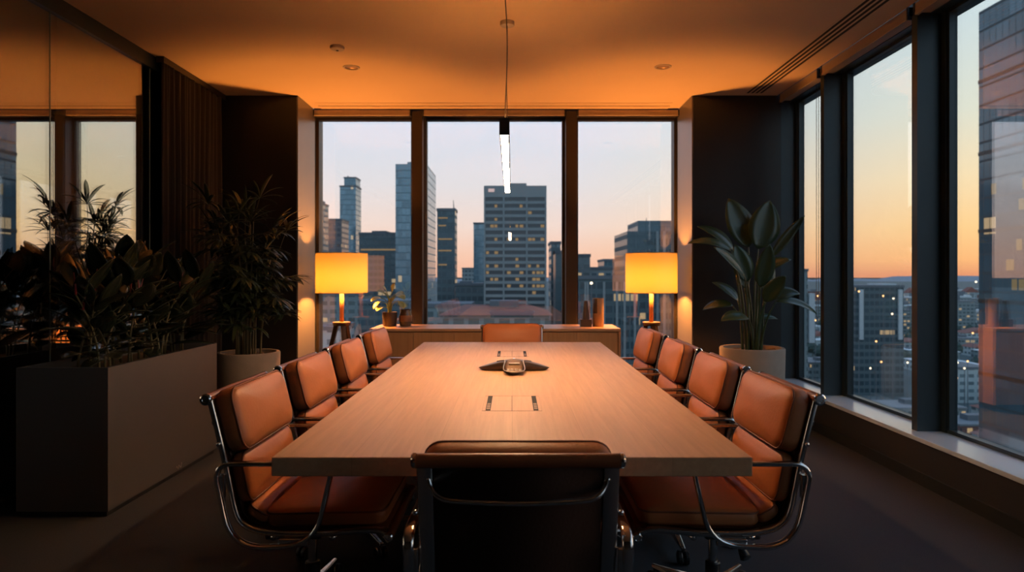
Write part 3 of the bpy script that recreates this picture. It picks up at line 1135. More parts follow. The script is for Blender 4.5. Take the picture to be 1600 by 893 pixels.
def floor_lamp(label, x, y, power):
    t = thing('floor_lamp', label, 'floor lamp', (x, y, 0), 0, 'tripod floor lamps')
    soften(MB().lathe([(0, .775), (.085, .775), (.088, .78), (.088, .802), (.085, .806), (0, .806)], 32).build('tripod_head', M['dark_wood'], t))
    MB().lathe([(0, .806), (.086, .806), (.086, .811), (.0, .811)], 32).build('head_disc', M['lamp_pole'], t, smooth=False)
    for k in range(3):
        q = math.radians(-90 + 120 * k + 28)
        ca, sa = math.cos(q), math.sin(q)
        lg = MB()
        for r, z, h in ((.055, .775, .021), (.245, 0, .016)):
            for sx, sr in ((-1, -1), (1, -1), (1, 1), (-1, 1)):
                lg.v.append((ca * (r + sr * h) - sa * sx * h, sa * (r + sr * h) + ca * sx * h, z))
        lg.f = [(0, 1, 2, 3), (7, 6, 5, 4), (0, 4, 5, 1), (1, 5, 6, 2), (2, 6, 7, 3), (3, 7, 4, 0)]
        lg.build('tripod_leg', M['dark_wood'], t, bevel=.003)
    MB().tube([(0, 0, .808), (0, 0, 1.12)], .0215, 20).build('lamp_pole', M['lamp_pole'], t, smooth=True)
    MB().lathe([(0, 1.12), (.022, 1.12), (.024, 1.13), (.020, 1.17), (0, 1.17)], 18).build('bulb_socket', M['black_plastic'], t, smooth=True)
    sh = MB()
    r, z0, z1 = .252, 1.098, 1.488
    n = 72
    for (rr, z) in ((r, z0), (r, z1), (r - .003, z1), (r - .003, z0)):
        for k in range(n):
            q = 2 * PI * k / n
            sh.v.append((rr * math.cos(q), rr * math.sin(q), z))
    s1 = MB()
    s1.v = sh.v[:2 * n]
    for k in range(n):
        k2 = (k + 1) % n
        s1.f.append((k, k2, n + k2, n + k))
    s = s1.build('lamp_shade', M['shade'], t, smooth=True)
    for z in (z0, z1):
        ring = [(r * math.cos(2 * PI * k / 48), r * math.sin(2 * PI * k / 48), z) for k in range(49)]
        MB().tube(ring, .0035, 6, cap=False).build('shade_rim', M['shade_rim'], s, smooth=True)
    sp_ = MB()
    for k in range(3):
        q = 2 * PI * k / 3 + .4
        sp_.tube([(.02 * math.cos(q), .02 * math.sin(q), 1.165), (r * .99 * math.cos(q), r * .99 * math.sin(q), 1.12)], .002, 6)
    sp_.build('shade_spider', M['black_metal'], t)
    L = bpy.data.lights.new('lamp_bulb', 'POINT')
    L.energy = power
    L.color = LAMPCOL
    L.shadow_soft_size = .055
    lo = bpy.data.objects.new('lamp_bulb', L)
    COL.objects.link(lo)
    lo.location = (0, 0, 1.232)
    lo.parent = t
    return t


floor_lamp('glowing drum-shade tripod floor lamp at the bamboo palm end of the sideboard', -1.684, 6.80, 150)
floor_lamp('glowing drum-shade tripod floor lamp at the broad-leaved plant end of the sideboard', 1.378, 6.80, 150)

# ------------------------------------------------------------------ planter with rubber plants
px0, px1, py0, py1, pz = -2.605, -2.122, 3.61, 4.94, .785
t = thing('planter_box', 'tall charcoal box planter standing along the glass partition', 'planter', ((px0 + px1) / 2, (py0 + py1) / 2, 0))
hx, hy = (px1 - px0) / 2, (py1 - py0) / 2
b = MB()
w = .022
w_in = .030
b.box(-hx, hx, -hy, hy, .03, .60)
b.box(-hx, -hx + w, -hy, hy, .60, pz).box(hx - w, hx, -hy, hy, .60, pz)
b.box(-hx + w, hx - w, -hy, -hy + w, .60, pz).box(-hx + w, hx - w, hy - w, hy, .60, pz)
bb = b.build('planter_body', M['planter'], t)
box('recessed_base', M['black_metal'], -hx + .015, hx - .015, -hy + .015, hy - .015, 0, .03, t)
box('planter_soil', M['soil'], -hx + w, hx - w, -hy + w, hy - w, .60, .735, t)
# small metal maker's mark low on the side: a wavy line and a stroke
ly = 4.37 - (py0 + py1) / 2
lz = wz(737, 4.27)
mk = MB()
pts = [(hx + .002, ly - .03 + .06 * k / 12, lz + .010 * math.sin(k * 1.05) + .004) for k in range(13)]
mk.tube(pts, .0022, 6)
mk.tube([(hx + .002, ly + .035, lz - .008), (hx + .002, ly + .042, lz + .022)], .0022, 6)
mk.build('metal_mark', M['silver'], t, smooth=True)


def rubber_plant(x, y, label, nst, seed, ht):
    rr = random.Random(seed)
    t = thing('rubber_plant', label, 'plant', (x, y, .735), 0, 'rubber plants in the charcoal planter')
    st, fo = MB(), MB()
    for s in range(nst):
        a0 = rr.uniform(0, 2 * PI)
        lean = rr.uniform(.05, .20)
        h = ht * rr.uniform(.7, 1.0)
        bx_, by_ = rr.uniform(-.07, .07), rr.uniform(-.09, .09)
        path = [Vector((bx_ + math.cos(a0) * lean * q * q, by_ + math.sin(a0) * lean * 1.2 * q * q, h * q)) for q in [i / 8 for i in range(9)]]
        st.tube(path, [.008 - .0005 * i for i in range(9)], 7)
        nl = 8
        for k in range(nl):
            q = .16 + .84 * k / (nl - 1)
            i = min(7, int(q * 8))
            p = path[i].lerp(path[i + 1], q * 8 - i) if q < 1 else path[8]
            a = a0 + k * 2.4 + rr.uniform(-.3, .3)
            el = .08 + .98 * q + rr.uniform(-.22, .22)
            d = Vector((math.cos(a) * math.cos(el), math.sin(a) * math.cos(el), math.sin(el)))
            if d.x < -.3:
                d.x *= .5
            pet = p + d * .045
            st.tube([p, p + d * .02, pet], .0032, 6)
            L = rr.uniform(.20, .30)
            fo.leaf(pet, d, (0, 0, 1) if abs(d.z) < .8 else (math.cos(a), math.sin(a), .3), L, L * rr.uniform(.43, .50),
                    droop=rr.uniform(.1, .75), fold=rr.uniform(.08, .24), shape=.92, nl=10)
        tp = path[8]
        MB().tube([tp, tp + Vector((rr.uniform(-.02, .02), rr.uniform(-.02, .02), .06)), tp + Vector((rr.uniform(-.03, .03), 0, .12))], [.006, .005, .0015], 6).build('leaf_sheath', M['red_stem'], t, smooth=True)
    for i, (vx, vy, vz) in enumerate(fo.v):     # leaves rest on the rim and the soil instead of running through them
        wx_, wy_ = abs(x + vx - (px0 + px1) / 2), abs(y + vy - (py0 + py1) / 2)
        if wx_ > hx - w_in or wy_ > hy - w_in:
            if wx_ < hx + .02 and wy_ < hy + .02 or vz > .0:
                vz = max(vz, pz - .735 + .006)
        else:
            vz = max(vz, .008)
        fo.v[i] = (vx, vy, vz)
    st.build('stems', M['stem'], t, smooth=True)
    fo.build('foliage', M['leaf_dark'], t, smooth=True, thick=.0015)


rubber_plant(-2.36, 3.86, 'dark rubber plant at the camera end of the charcoal planter', 6, 11, .46)
rubber_plant(-2.38, 4.20, 'dark rubber plant with the tallest leaves, second along the charcoal planter', 6, 22, .58)
rubber_plant(-2.34, 4.50, 'dark rubber plant third along the charcoal planter from the camera end', 6, 35, .56)
rubber_plant(-2.36, 4.78, 'dark rubber plant at the bamboo palm end of the charcoal planter', 6, 48, .52)

# ------------------------------------------------------------------ bamboo palm in its pot
def pot(t, r, h, mat):
    soften(MB().lathe([(0, 0), (r * .93, 0), (r * .95, .01), (r, h - .01), (r - .006, h), (r - .03, h), (r - .034, h - .05), (0, h - .05)], 56).build('pot', mat, t))
    sm = MB()
    n = 36
    for j in range(7):
        rr = (r - .034) * j / 6
        for k in range(n):
            q = 2 * PI * k / n
            sm.v.append((rr * math.cos(q), rr * math.sin(q), h - .035 + .012 * math.sin(5 * q + j * 2) * (j / 6) + R.uniform(-.008, .010)))
    for j in range(6):
        for k in range(n):
            k2 = (k + 1) % n
            sm.f.append((j * n + k, j * n + k2, (j + 1) * n + k2, (j + 1) * n + k))
    sm.build('soil', M['soil'], t)


t = thing('potted_palm', 'tall bamboo palm in a beige round pot by the dark wall pier', 'plant', (-2.125, 5.55, 0))
pot(t, .243, .655, M['pot_grey'])
rr = random.Random(5)
st, fo = MB(), MB()
for s in range(19):
    a0 = rr.uniform(0, 2 * PI)
    r0 = rr.uniform(.01, .13)
    h = rr.uniform(.65, 1.12)
    lean = rr.uniform(.02, .16)
    path = [Vector((math.cos(a0) * (r0 + lean * q * q), math.sin(a0) * (r0 + lean * q * q), .61 + h * q)) for q in [i / 8 for i in range(9)]]
    st.tube(path, [.0085 - .0005 * i for i in range(9)], 7)
    for k in range(7):
        q = .30 + .70 * k / 6
        i = min(7, int(q * 8))
        p = path[i].lerp(path[i + 1], q * 8 - i) if q < 1 else path[8]
        a = a0 + k * 2.2 + rr.uniform(-.5, .5)
        el = rr.uniform(.15, .9) if k < 6 else 1.2
        d = Vector((math.cos(a) * math.cos(el), math.sin(a) * math.cos(el), math.sin(el)))
        Lp_ = rr.uniform(.10, .24)
        e = p + d * Lp_ + Vector((0, 0, -.02))
        st.tube([p, p + d * Lp_ * .5, e], .0022, 5)
        side = d.cross(Vector((0, 0, 1)))
        if side.length < .05:
            side = Vector((1, 0, 0))
        side.normalize()
        nlf = rr.randint(6, 9)
        for m in range(nlf):
            f = (m / (nlf - 1) - .5) * 2
            dd = (d * math.cos(f * 1.25) + side * math.sin(f * 1.25) + Vector((0, 0, -.12))).normalized()
            L = rr.uniform(.17, .27) * (1 - .25 * abs(f))
            fo.leaf(e, dd, (0, 0, 1), L, rr.uniform(.026, .038), droop=rr.uniform(.5, 1.3), fold=.25, nl=6)
st.build('stems', M['stem'], t, smooth=True)
fo.build('foliage', M['leaf_palm'], t, smooth=True, thick=.0008)

# ------------------------------------------------------------------ broad-leaved plant in its pot
BD = 5.85
bx0 = wx(1175, BD)
t = thing('potted_plant', 'tall broad-leaved plant in a grey round pot by the side windows', 'plant', (bx0, BD, 0))
pot(t, .267, .66, M['pot_grey'])
rr = random.Random(3)
st, fo = MB(), MB()
leaves = [((1176, 385), (1150, 312), 36, .10, -.5, .05), ((1188, 388), (1207, 317), 38, .05, -.3, .05), ((1140, 392), (1076, 372), 16, -.05, .9, .9),
          ((1150, 390), (1103, 350), 30, .08, .5, .6), ((1156, 432), (1110, 388), 20, -.12, .2, .4), ((1206, 402), (1256, 340), 14, .02, -.1, .1),
          ((1176, 448), (1182, 388), 22, -.18, -.2, .0), ((1180, 426), (1222, 404), 22, -.08, .2, .5), ((1194, 468), (1240, 452), 20, -.05, .6, .9),
          ((1202, 470), (1256, 482), 18, -.15, .6, 1.0), ((1150, 478), (1106, 480), 18, .08, .5, .9), ((1162, 496), (1118, 494), 20, -.12, .3, .8),
          ((1186, 500), (1220, 496), 18, .06, .2, .7), ((1168, 440), (1150, 386), 26, .0, -.3, .1), ((1172, 450), (1166, 392), 24, .14, -.2, .1),
          ((1196, 452), (1216, 408), 24, .12, .1, .4), ((1160, 470), (1128, 440), 22, .12, .2, .6), ((1184, 470), (1205, 432), 20, -.16, .1, .5)]
for i, ((ax_, ay_), (tx_, ty_), wpx, dy, _, droop) in enumerate(leaves):
    A = Vector((wx(ax_, BD) - bx0, dy, wz(ay_, BD)))
    B = Vector((wx(tx_, BD) - bx0, dy * 1.6, wz(ty_, BD)))
    b0 = Vector(((ax_ - 1175) * .0016 + rr.uniform(-.03, .03), dy * .3, .60))
    mid = b0.lerp(A, .55) + Vector(((b0.x - A.x) * .2, 0, .03))
    st.tube(smooth_path([b0, mid, A], 6), [.013 - .0006 * k for k in range(13)], 8)
    d = B - A
    L = d.length
    d = d.normalized() + Vector((0, 0, droop * .42))
    w = wpx * BD / F * (1.3 if wpx > 18 else 1.15)
    fo.leaf(A, d, (rr.uniform(-.4, .4), -1.2 if droop < .3 else -.5, .5 if droop < .3 else .9), L * 1.08, w, droop=droop, fold=.22, shape=.85, nl=12)
st.build('stems', M['leaf_bird'], t, smooth=True)
fo.build('foliage', M['leaf_bird'], t, smooth=True, thick=.0015)

# ------------------------------------------------------------------ the city outside
GZ = -60.0
g = MB()
g.box(-2500, 6000, 60, 9000, GZ - 2, GZ)
M['ground'] = pbr('city_ground', (.07, .10, .10), .9, noise=(.012, (.12, .15, .145)))
struct(g.build('ground', M['ground']), 'dusky city ground far below the windows')
M['hill'] = pbr('haze_tinted_hill', (.22, .25, .29), 1.0, noise=(.004, (.26, .28, .31)))  # distance haze put into the colour as a pale blue-grey
hm = MB()
NH = 120
for i in range(NH + 1):
    x = -3000 + 10000 * i / NH
    zt = -42 + 22 * math.sin(i * .21) + 16 * math.sin(i * .53 + 1) + 8 * math.sin(i * 1.3)
    hm.v += [(x, 7000, GZ), (x, 7600, zt), (x, 8600, zt * .8 + 4), (x, 8900, GZ)]
for i in range(NH):
    for k in range(3):
        a = i * 4 + k
        hm.f.append((a, a + 4, a + 5, a + 1))
struct(hm.build('hills', M['hill'], smooth=True), 'low hazy hills along the horizon')

FC = {
    'slate': facade('slate_tower', (.115, .16, .18), (.085, .14, .17), 3.6, 2.4, lit=.03),
    'blue': facade('blue_glass_tower', (.15, .225, .26), (.13, .215, .265), 3.8, 2.0, (.1, .94), (.05, .95), lit=.012, rough=.12),
    'dark': facade('dark_office', (.085, .125, .14), (.05, .085, .105), 3.7, 2.6, lit=.05, run=3),
    'brown': facade('brown_tower', (.20, .165, .16), (.12, .12, .135), 3.6, 3.0, lit=.03),
    'grey': facade('grey_office', (.23, .27, .285), (.08, .12, .14), 3.5, 3.2, (.3, .8), (.15, .85), lit=.06),
    'fins': facade('finned_office', (.24, .28, .30), (.07, .11, .13), 40, 5.0, (.0, 1), (.25, .95), lit=.0),
    'pale': facade('pale_low_block', (.42, .48, .49), (.17, .22, .24), 3.6, 4.2, (.3, .75), (.18, .82), lit=.06),
    'mid': facade('mid_low_block', (.20, .25, .26), (.10, .14, .15), 3.6, 4.0, (.3, .78), (.15, .85), lit=.08),
    'brick': facade('brick_low_block', (.20, .10, .085), (.05, .06, .07), 3.6, 3.6, (.3, .75), (.25, .75), lit=.05),
    'near': facade('glass_office_tower', (.03, .05, .058), (.075, .12, .145), 3.6, 1.7, (.10, .97), (.06, .97), lit=.02, run=2, rough=.1),
}
M['roof'] = pbr('grey_roof', (.16, .18, .195), .8, noise=(.2, (.21, .23, .24)))
M['white_roof'] = pbr('pale_roof', (.62, .67, .69), .7, noise=(.2, (.52, .58, .60)))
M['red_roof'] = pbr('red_tiled_roof', (.26, .095, .07), .8, noise=(.3, (.20, .08, .06)))
M['plant_room'] = pbr('roof_plant_room', (.11, .13, .15), .7, noise=(.4, (.14, .16, .18)))
M['pale_band'] = pbr('pale_concrete_band', (.27, .30, .305), .7, noise=(.4, (.24, .27, .28)))
M['pale_fin'] = pbr('pale_vertical_fin', (.55, .60, .62), .5, noise=(.3, (.48, .53, .56)))
M['dark_glass'] = pbr('dark_window_band', (.06, .085, .10), .15, metal=.2, noise=(.15, (.05, .07, .085)))
M['tree'] = pbr('tree_crown', (.035, .06, .052), .9, noise=(.6, (.055, .08, .065)))


def bld(name, label, x0, x1, y0, y1, ztop, mat, cat='building', plant=None, parapet=True, group=None, z0=GZ):
    cx, cy = (x0 + x1) / 2, (y0 + y1) / 2
    t = thing(name, label, cat, (cx, cy, z0), 0, group)
    hx, hy, h = (x1 - x0) / 2, (y1 - y0) / 2, ztop - z0
    box('facade', mat, -hx, hx, -hy, hy, 0, h, t)
    if parapet:
        box('roof_parapet', M['plant_room'], -hx - .3, hx + .3, -hy - .3, hy + .3, h, h + 1.2, t)
    if plant:
        for (a, b, ph_) in plant:       # a plant room as shares of the width
            box('plant_room', M['plant_room'], -hx + 2 * hx * a, -hx + 2 * hx * b, -hy * .6, hy * .6, h, h + ph_, t)
    return t


def pxb(name, label, p0, p1, ptop, D, dep, mat, **kw):
    return bld(name, label, wx(p0, D), wx(p1, D), D, D + dep, wz(ptop, D), FC[mat], **kw)


pxb('tower', 'grey tower cut by the pier edge, beside the glowing lamp shade', 470, 505, 320, 420, 12, 'slate', plant=[(.3, .9, 3)])
pxb('building', 'squat brownish building between two towers above the palm-side lamp', 509, 534, 344, 470, 20, 'brown')
D3 = 520
tw = pxb('tower', 'slim stepped tower with a raised crown, behind the palm-side lamp', 531, 556, 292, D3, 18, 'blue')
hx = (wx(556, D3) - wx(531, D3)) / 2
box('tower_crown', FC['blue'], -hx + 3, hx - .2, -8, 7, wz(292, D3) - GZ, wz(278, D3) - GZ, tw)
box('crown_parapet', M['plant_room'], -hx + 2.6, hx + .2, -8.4, 7.4, wz(278, D3) - GZ, wz(276, D3) - GZ, tw)
MB().tube([(-hx + 4, 0, wz(277, D3) - GZ), (-hx + 4, 0, wz(272, D3) - GZ)], .5, 8).build('antenna', M['plant_room'], tw)
o = pxb('building', 'wide dark office block with a lit window strip, between two tall towers', 561, 628, 366, 400, 30, 'dark', plant=[(.25, .6, 2.5)])
hx = (wx(628, 400) - wx(561, 400)) / 2
box('lit_floor', M['lit_window'], -hx + 1, hx - 1, -15.2, -15, wz(391, 400) - GZ, wz(388.5, 400) - GZ, o)
D5 = 350
tw = pxb('tower', 'tallest blue glass tower, split by the dark window mullion', 618, 664, 256, D5, 50, 'blue', parapet=False)
hx = (wx(664, D5) - wx(618, D5)) / 2
box('tower_crown', FC['blue'], -hx + 6, hx, -24.5, 24, wz(256, D5) - GZ, wz(252.5, D5) - GZ, tw)
D6 = 330
tw = pxb('tower', 'dark office tower with a thin roof mast beside the tallest tower', 683, 711, 329, D6, 12, 'dark')
hx = (wx(711, D6) - wx(683, D6)) / 2
for k, (zz, f) in enumerate(((340, .6), (352, .5), (373, .9), (391, .85), (413, .55))):
    box('lit_floor', M['lit_window'], -hx + .6, -hx + .6 + (2 * hx - 1.2) * f, -6.15, -6.0, wz(zz + 1.3, D6) - GZ, wz(zz - .8, D6) - GZ, tw)
MB().tube([(hx - .6, -5, wz(330, D6) - GZ), (hx - .9, -5, wz(312, D6) - GZ)], [.35, .12], 6).build('roof_mast', M['plant_room'], tw)
pxb('building', 'narrow blue building tucked against the banded slab tower', 740, 766, 350, 460, 20, 'blue')
pxb('building', 'low pale building far off between the mast tower and slab tower', 722, 742, 420, 600, 25, 'grey')
pxb('building', 'dark low block between the mast tower and the slab tower', 712, 760, 446, 310, 25, 'dark', plant=[(.1, .5, 2)])

# the big slab tower: bands, piers, crown, lit windows
D8 = 250
X0, X1 = wx(757, D8), wx(853, D8)
tw = thing('office_tower', 'broad grey slab tower with stripes of lit windows behind the pendant', 'building', ((X0 + X1) / 2, D8 + 15, GZ))
hx = (X1 - X0) / 2
zt = wz(290, D8) - GZ
box('facade', M['dark_glass'], -hx, hx, -15, 15, 0, zt, tw)
box('roof_crown', M['pale_band'], -hx - .2, hx + .2, -15.3, 15.2, zt - 4.2, zt, tw)
box('roof_core', M['pale_band'], -hx + 9.3, -hx + 15.4, -10, 8, zt, zt + 1.6, tw)
zf = zt - 4.2
fh = 2.42
k = 0
while k < 26:
    z1 = zf - k * fh
    box('spandrel_band', M['pale_band'], -hx - .15, hx + .15, -15.25, 15.15, z1 - fh, z1 - fh + 1.05, tw)
    k += 1
for q in (0, .31, .69, 1.0):
    box('facade_pier', M['pale_band'], -hx - .2 + (2 * hx - .2) * q, -hx + .4 + (2 * hx - .2) * q, -15.45, -14.9, zf - 30 * fh, zf, tw)
box('roof_sign', M['sign_glow'], -hx + 1.4, -hx + 3.6, -15.42, -15.3, zt - 2.3, zt - 1.1, tw)
rw = random.Random(12)
nlit = 0
rows = {1: .10, 2: .25, 3: .10, 4: .22, 6: .75, 8: .35, 9: .28, 10: .45, 11: .40, 12: .55, 13: .5, 14: .32}
for k in range(26):
    pr = rows.get(k, .03)
    z1 = zf - k * fh
    for c_ in range(14):
        if rw.random() < pr and nlit < 98:
            a = -hx + .6 + c_ * (2 * hx - 1) / 14
            if any(abs((a + .7 + hx) / (2 * hx) - q) < .05 for q in (.31, .69)):
                continue
            box('lit_window', M['lit_window'], a, a + rw.choice((1.0, 1.3)), -15.08, -15.0, z1 - fh + 1.15, z1 - .25, tw)
            nlit += 1

pxb('tower', 'slim grey tower beside the slab tower, partly behind the mullion', 861, 876, 381, 300, 20, 'slate')
pxb('building', 'pale finned building in front of the slim grey tower', 868, 900, 396, 258, 14, 'fins')
pxb('building', 'grey block with square roof openings next to the mullion', 894, 922, 401, 280, 25, 'grey', plant=[(.1, .5, .6)])
pxb('building', 'long grey office block behind the bronze cylinder', 915, 990, 421, 308, 25, 'grey')
pxb('building', 'taller grey wing rising beside the lamp-shade reflection', 944, 985, 408, 345, 25, 'slate')
ob = pxb('building', 'dark office with vertical pale fins behind the sideboard ornaments', 900, 1000, 436, 212, 18, 'dark')
hx = (wx(1000, 212) - wx(900, 212)) / 2
for q in (.13, .16, .42, .62, .74, .9):
    box('pale_fin', M['pale_band'], -hx + 2 * hx * q, -hx + 2 * hx * q + .7, -9.4, -9, 0, wz(440, 212) - GZ, ob)
o1 = pxb('tower', 'dark office tower rising above the broad-leaf side lamp', 980, 1062, 361, 240, 30, 'dark', parapet=False)
hx = (wx(1062, 240) - wx(980, 240)) / 2
for q in (.55, .68, .86, .93):
    box('pale_fin', M['pale_band'], -hx + 2 * hx * q, -hx + 2 * hx * q + .9, -15.4, -15, 0, wz(361, 240) - GZ, o1)
box('upper_block', FC['slate'], -hx + 5, hx, -8, 14, wz(361, 240) - GZ, wz(342, 240) - GZ, o1)
MB().tube([(-hx + 9.6, 0, wz(342, 240) - GZ), (-hx + 9.6, 0, wz(335, 240) - GZ)], .12, 6).build('roof_mast', M['plant_room'], o1)

# red roofed hall below the slab tower
D = 180
rh = thing('hall', 'low hall with a red roof below the slab tower', 'building', (wx(775, D), D + 14, GZ))
hx = wx(858, D) - wx(775, D)
zt = wz(492, D) - GZ
box('hall_wall', FC['mid'], -hx, hx, -14, 14, 0, zt, rh)
rf = MB()
rf.v = [(-hx - 1, -15, zt), (hx + 1, -15, zt), (hx + 1, 15, zt), (-hx - 1, 15, zt), (-hx + 5, 0, zt + 2.2), (hx - 5, 0, zt + 2.2)]
rf.f = [(0, 1, 5, 4), (1, 2, 5), (2, 3, 4, 5), (3, 0, 4), (3, 2, 1, 0)]
rf.build('red_roof', M['red_roof'], rh)
box('roof_lantern', M['plant_room'], -2.0, 6.0, -4, 4, zt + 1.4, zt + 3.4, rh)

# buildings seen below the lamps
pxb('building', 'pale low building below the palm-side lamp shade', 497, 531, 516, 200, 18, 'pale', plant=[(.2, .6, 1.5)])
pxb('building', 'blue grey block behind the palm-side lamp pole', 488, 560, 462, 300, 30, 'mid', plant=[(.5, .8, 2)])
pxb('building', 'low dark block behind the small sideboard plant', 560, 660, 474, 260, 25, 'dark', plant=[(.1, .3, 1.5)])
pxb('building', 'low block below the mast tower at the foot of the window', 640, 735, 480, 215, 20, 'mid', plant=[(.5, .7, 1.5)])
pxb('building', 'pale block with balconies low beside the palm-side lamp tripod', 538, 570, 540, 190, 14, 'pale')

# near tower to the side
nt_ = bld('tower', 'dark glass tower close outside the side window', 91.0, 125, 62, 134, 52.5, FC['near'], parapet=False)
for z in (-40, -18, -4, 9.5, 24.5, 38.5):
    box('floor_ledge', M['black_metal'], -17.08, 17.1, -36.05, 36.1, z - GZ, z - GZ + .7, nt_)
nl_ = 0
for z, n_ in ((13.0, 3), (16.6, 3), (5.8, 2), (2.2, 2), (-1.4, 2)):
    for k in range(n_):
        y = 20 + rw.uniform(0, 15)
        box('lit_window', M['dim_window'], -17.12, -17.0, y, y + 1.2, z - GZ, z - GZ + 2.0, nt_)

# office block with pale pylons beyond the side windows
D = 350
ob = bld('building', 'dark office block with pale corner pylons beyond the side windows', wx(1337, D), wx(1412, D), D, D + 25, wz(449, D), FC['dark'])
hx = (wx(1412, D) - wx(1337, D)) / 2
for px in (1344, 1405):
    x = wx(px, D) - (wx(1337, D) + wx(1412, D)) / 2
    box('corner_pylon', M['pale_fin'], x - .8, x + 1.2, -13.6, -12.5, wz(530, D) - GZ, wz(452, D) - GZ, ob)
box('roof_unit', M['pale_fin'], hx * .35, hx * .9, -8, 8, wz(449, D) - GZ, wz(443, D) - GZ, ob)
D = 300
ob = bld('building', 'grey tower seen through the narrow corner pane', wx(1236, D), wx(1262, D), D, D + 20, wz(424, D), FC['mid'], plant=[(.3, .8, 2.6)])
x = wx(1266, D) - (wx(1236, D) + wx(1262, D)) / 2
box('pale_pylon', M['pale_fin'], x - .8, x + 1.6, -11, -8, wz(535, D) - GZ, wz(458, D) - GZ, ob)
D = 330
ob = bld('building', 'low white block with two rows of dark windows beside the glass tower', wx(1484, D), wx(1545, D), D, D + 20, wz(606, D) + 9, FC['pale'])

# low-rise city
lr = random.Random(21)
roofs = [M['white_roof'], M['white_roof'], M['roof'], M['roof'], M['red_roof']]
walls = [FC['pale'], FC['mid'], FC['mid'], FC['brick'], FC['pale']]
protos = []
for i in range(5):
    t = thing('low_rise_building', 'x', 'building')
    box('walls', walls[i], -.5, .5, -.5, .5, 0, 1, t)
    if i == 4:
        m = MB()
        m.v = [(-.53, -.53, 1), (.53, -.53, 1), (.53, .53, 1), (-.53, .53, 1), (0, -.4, 1.35), (0, .4, 1.35)]
        m.f = [(0, 1, 4), (1, 2, 5, 4), (2, 3, 5), (3, 0, 4, 5), (3, 2, 1, 0)]
        m.build('roof', roofs[i], t)
    else:
        box('roof', roofs[i], -.52, .52, -.52, .52, 1, 1.06, t)
        box('roof_unit', M['plant_room'], -.2, .15, -.1, .2, 1.06, 1.22, t)
    protos.append(t)
used = set()
cnt = 0


def place(x, y, sx, sy, h):
    global cnt
    i = lr.randrange(5)
    if i in used:
        o = copy_tree(protos[i])
    else:
        o = protos[i]
        used.add(i)
    o.location = (x, y, GZ)
    o.scale = (sx, sy, h)
    o['label'] = 'low building among the blurred rooftops of the city below the windows'
    o['group'] = 'low city buildings below the windows'
    cnt += 1


lampsets = [(1342, 455, 340, 0), (1380, 462, 340, 0), (1396, 466, 335, 1), (1394, 490, 340, 1), (1369, 533, 320, 0), (1377, 565, 300, 0),
            (1490, 554, 300, 0), (1496, 566, 300, 1), (1512, 564, 300, 0), (1507, 575, 300, 1), (1495, 590, 280, 0), (1525, 440, 800, 1),
            (1274, 500, 340, 0), (1278, 462, 600, 0), (1520, 520, 420, 0), (1418, 566, 300, 1), (1360, 575, 320, 1)]
tries = 0
spots = []
for o_ in list(COL.objects):
    if o_.parent is None and o_.name.split('.')[0] in ('building', 'tower', 'hall', 'office_tower'):
        for ch in o_.children:
            if ch.name.split('.')[0] in ('facade', 'hall_wall'):
                xs = [v_.co.x for v_ in ch.data.vertices]
                ys_ = [v_.co.y for v_ in ch.data.vertices]
                spots.append((o_.location.x, o_.location.y, max(xs) - min(xs) + 4, max(ys_) - min(ys_) + 4))
spots += [(wx(q[0], q[2]), q[2], 3, 3) for q in lampsets]
while cnt < 190 and tries < 6000:
    tries += 1
    if lr.random() < .84:
        y = 190 + 1500 * lr.random() ** 1.9
        s_ = lr.uniform(.40, .78)
    else:
        y = lr.uniform(300, 420)
        s_ = lr.uniform(-.32, -.05)
    x = s_ * y
    sx, sy = lr.uniform(12, 34), lr.uniform(12, 26)
    h = lr.uniform(5, 14) + (lr.uniform(6, 22) if y > 600 and lr.random() < .4 else 0)
    if any(abs(x - a) < (sx + c_) / 2 + 4 and abs(y - b) < (sy + d_) / 2 + 4 for a, b, c_, d_ in spots):
        continue
    if s_ < 0 and y < 440 and not (330 < y < 420 and False):
        if any(True for _ in ()):
            continue
    if (wx(1225, y) < x + sx / 2 and x - sx / 2 < wx(1290, y) and 270 < y < 340) or \
       (wx(1325, y) < x + sx / 2 and x - sx / 2 < wx(1425, y) and 335 < y < 395) or \
       (wx(1450, y) < x + sx / 2 and x - sx / 2 < wx(1590, y) and 290 < y < 390) or (x < 140 and y < 160) or s_ < 0:
        continue
    spots.append((x, y, sx, sy))
    place(x, y, sx, sy, h)

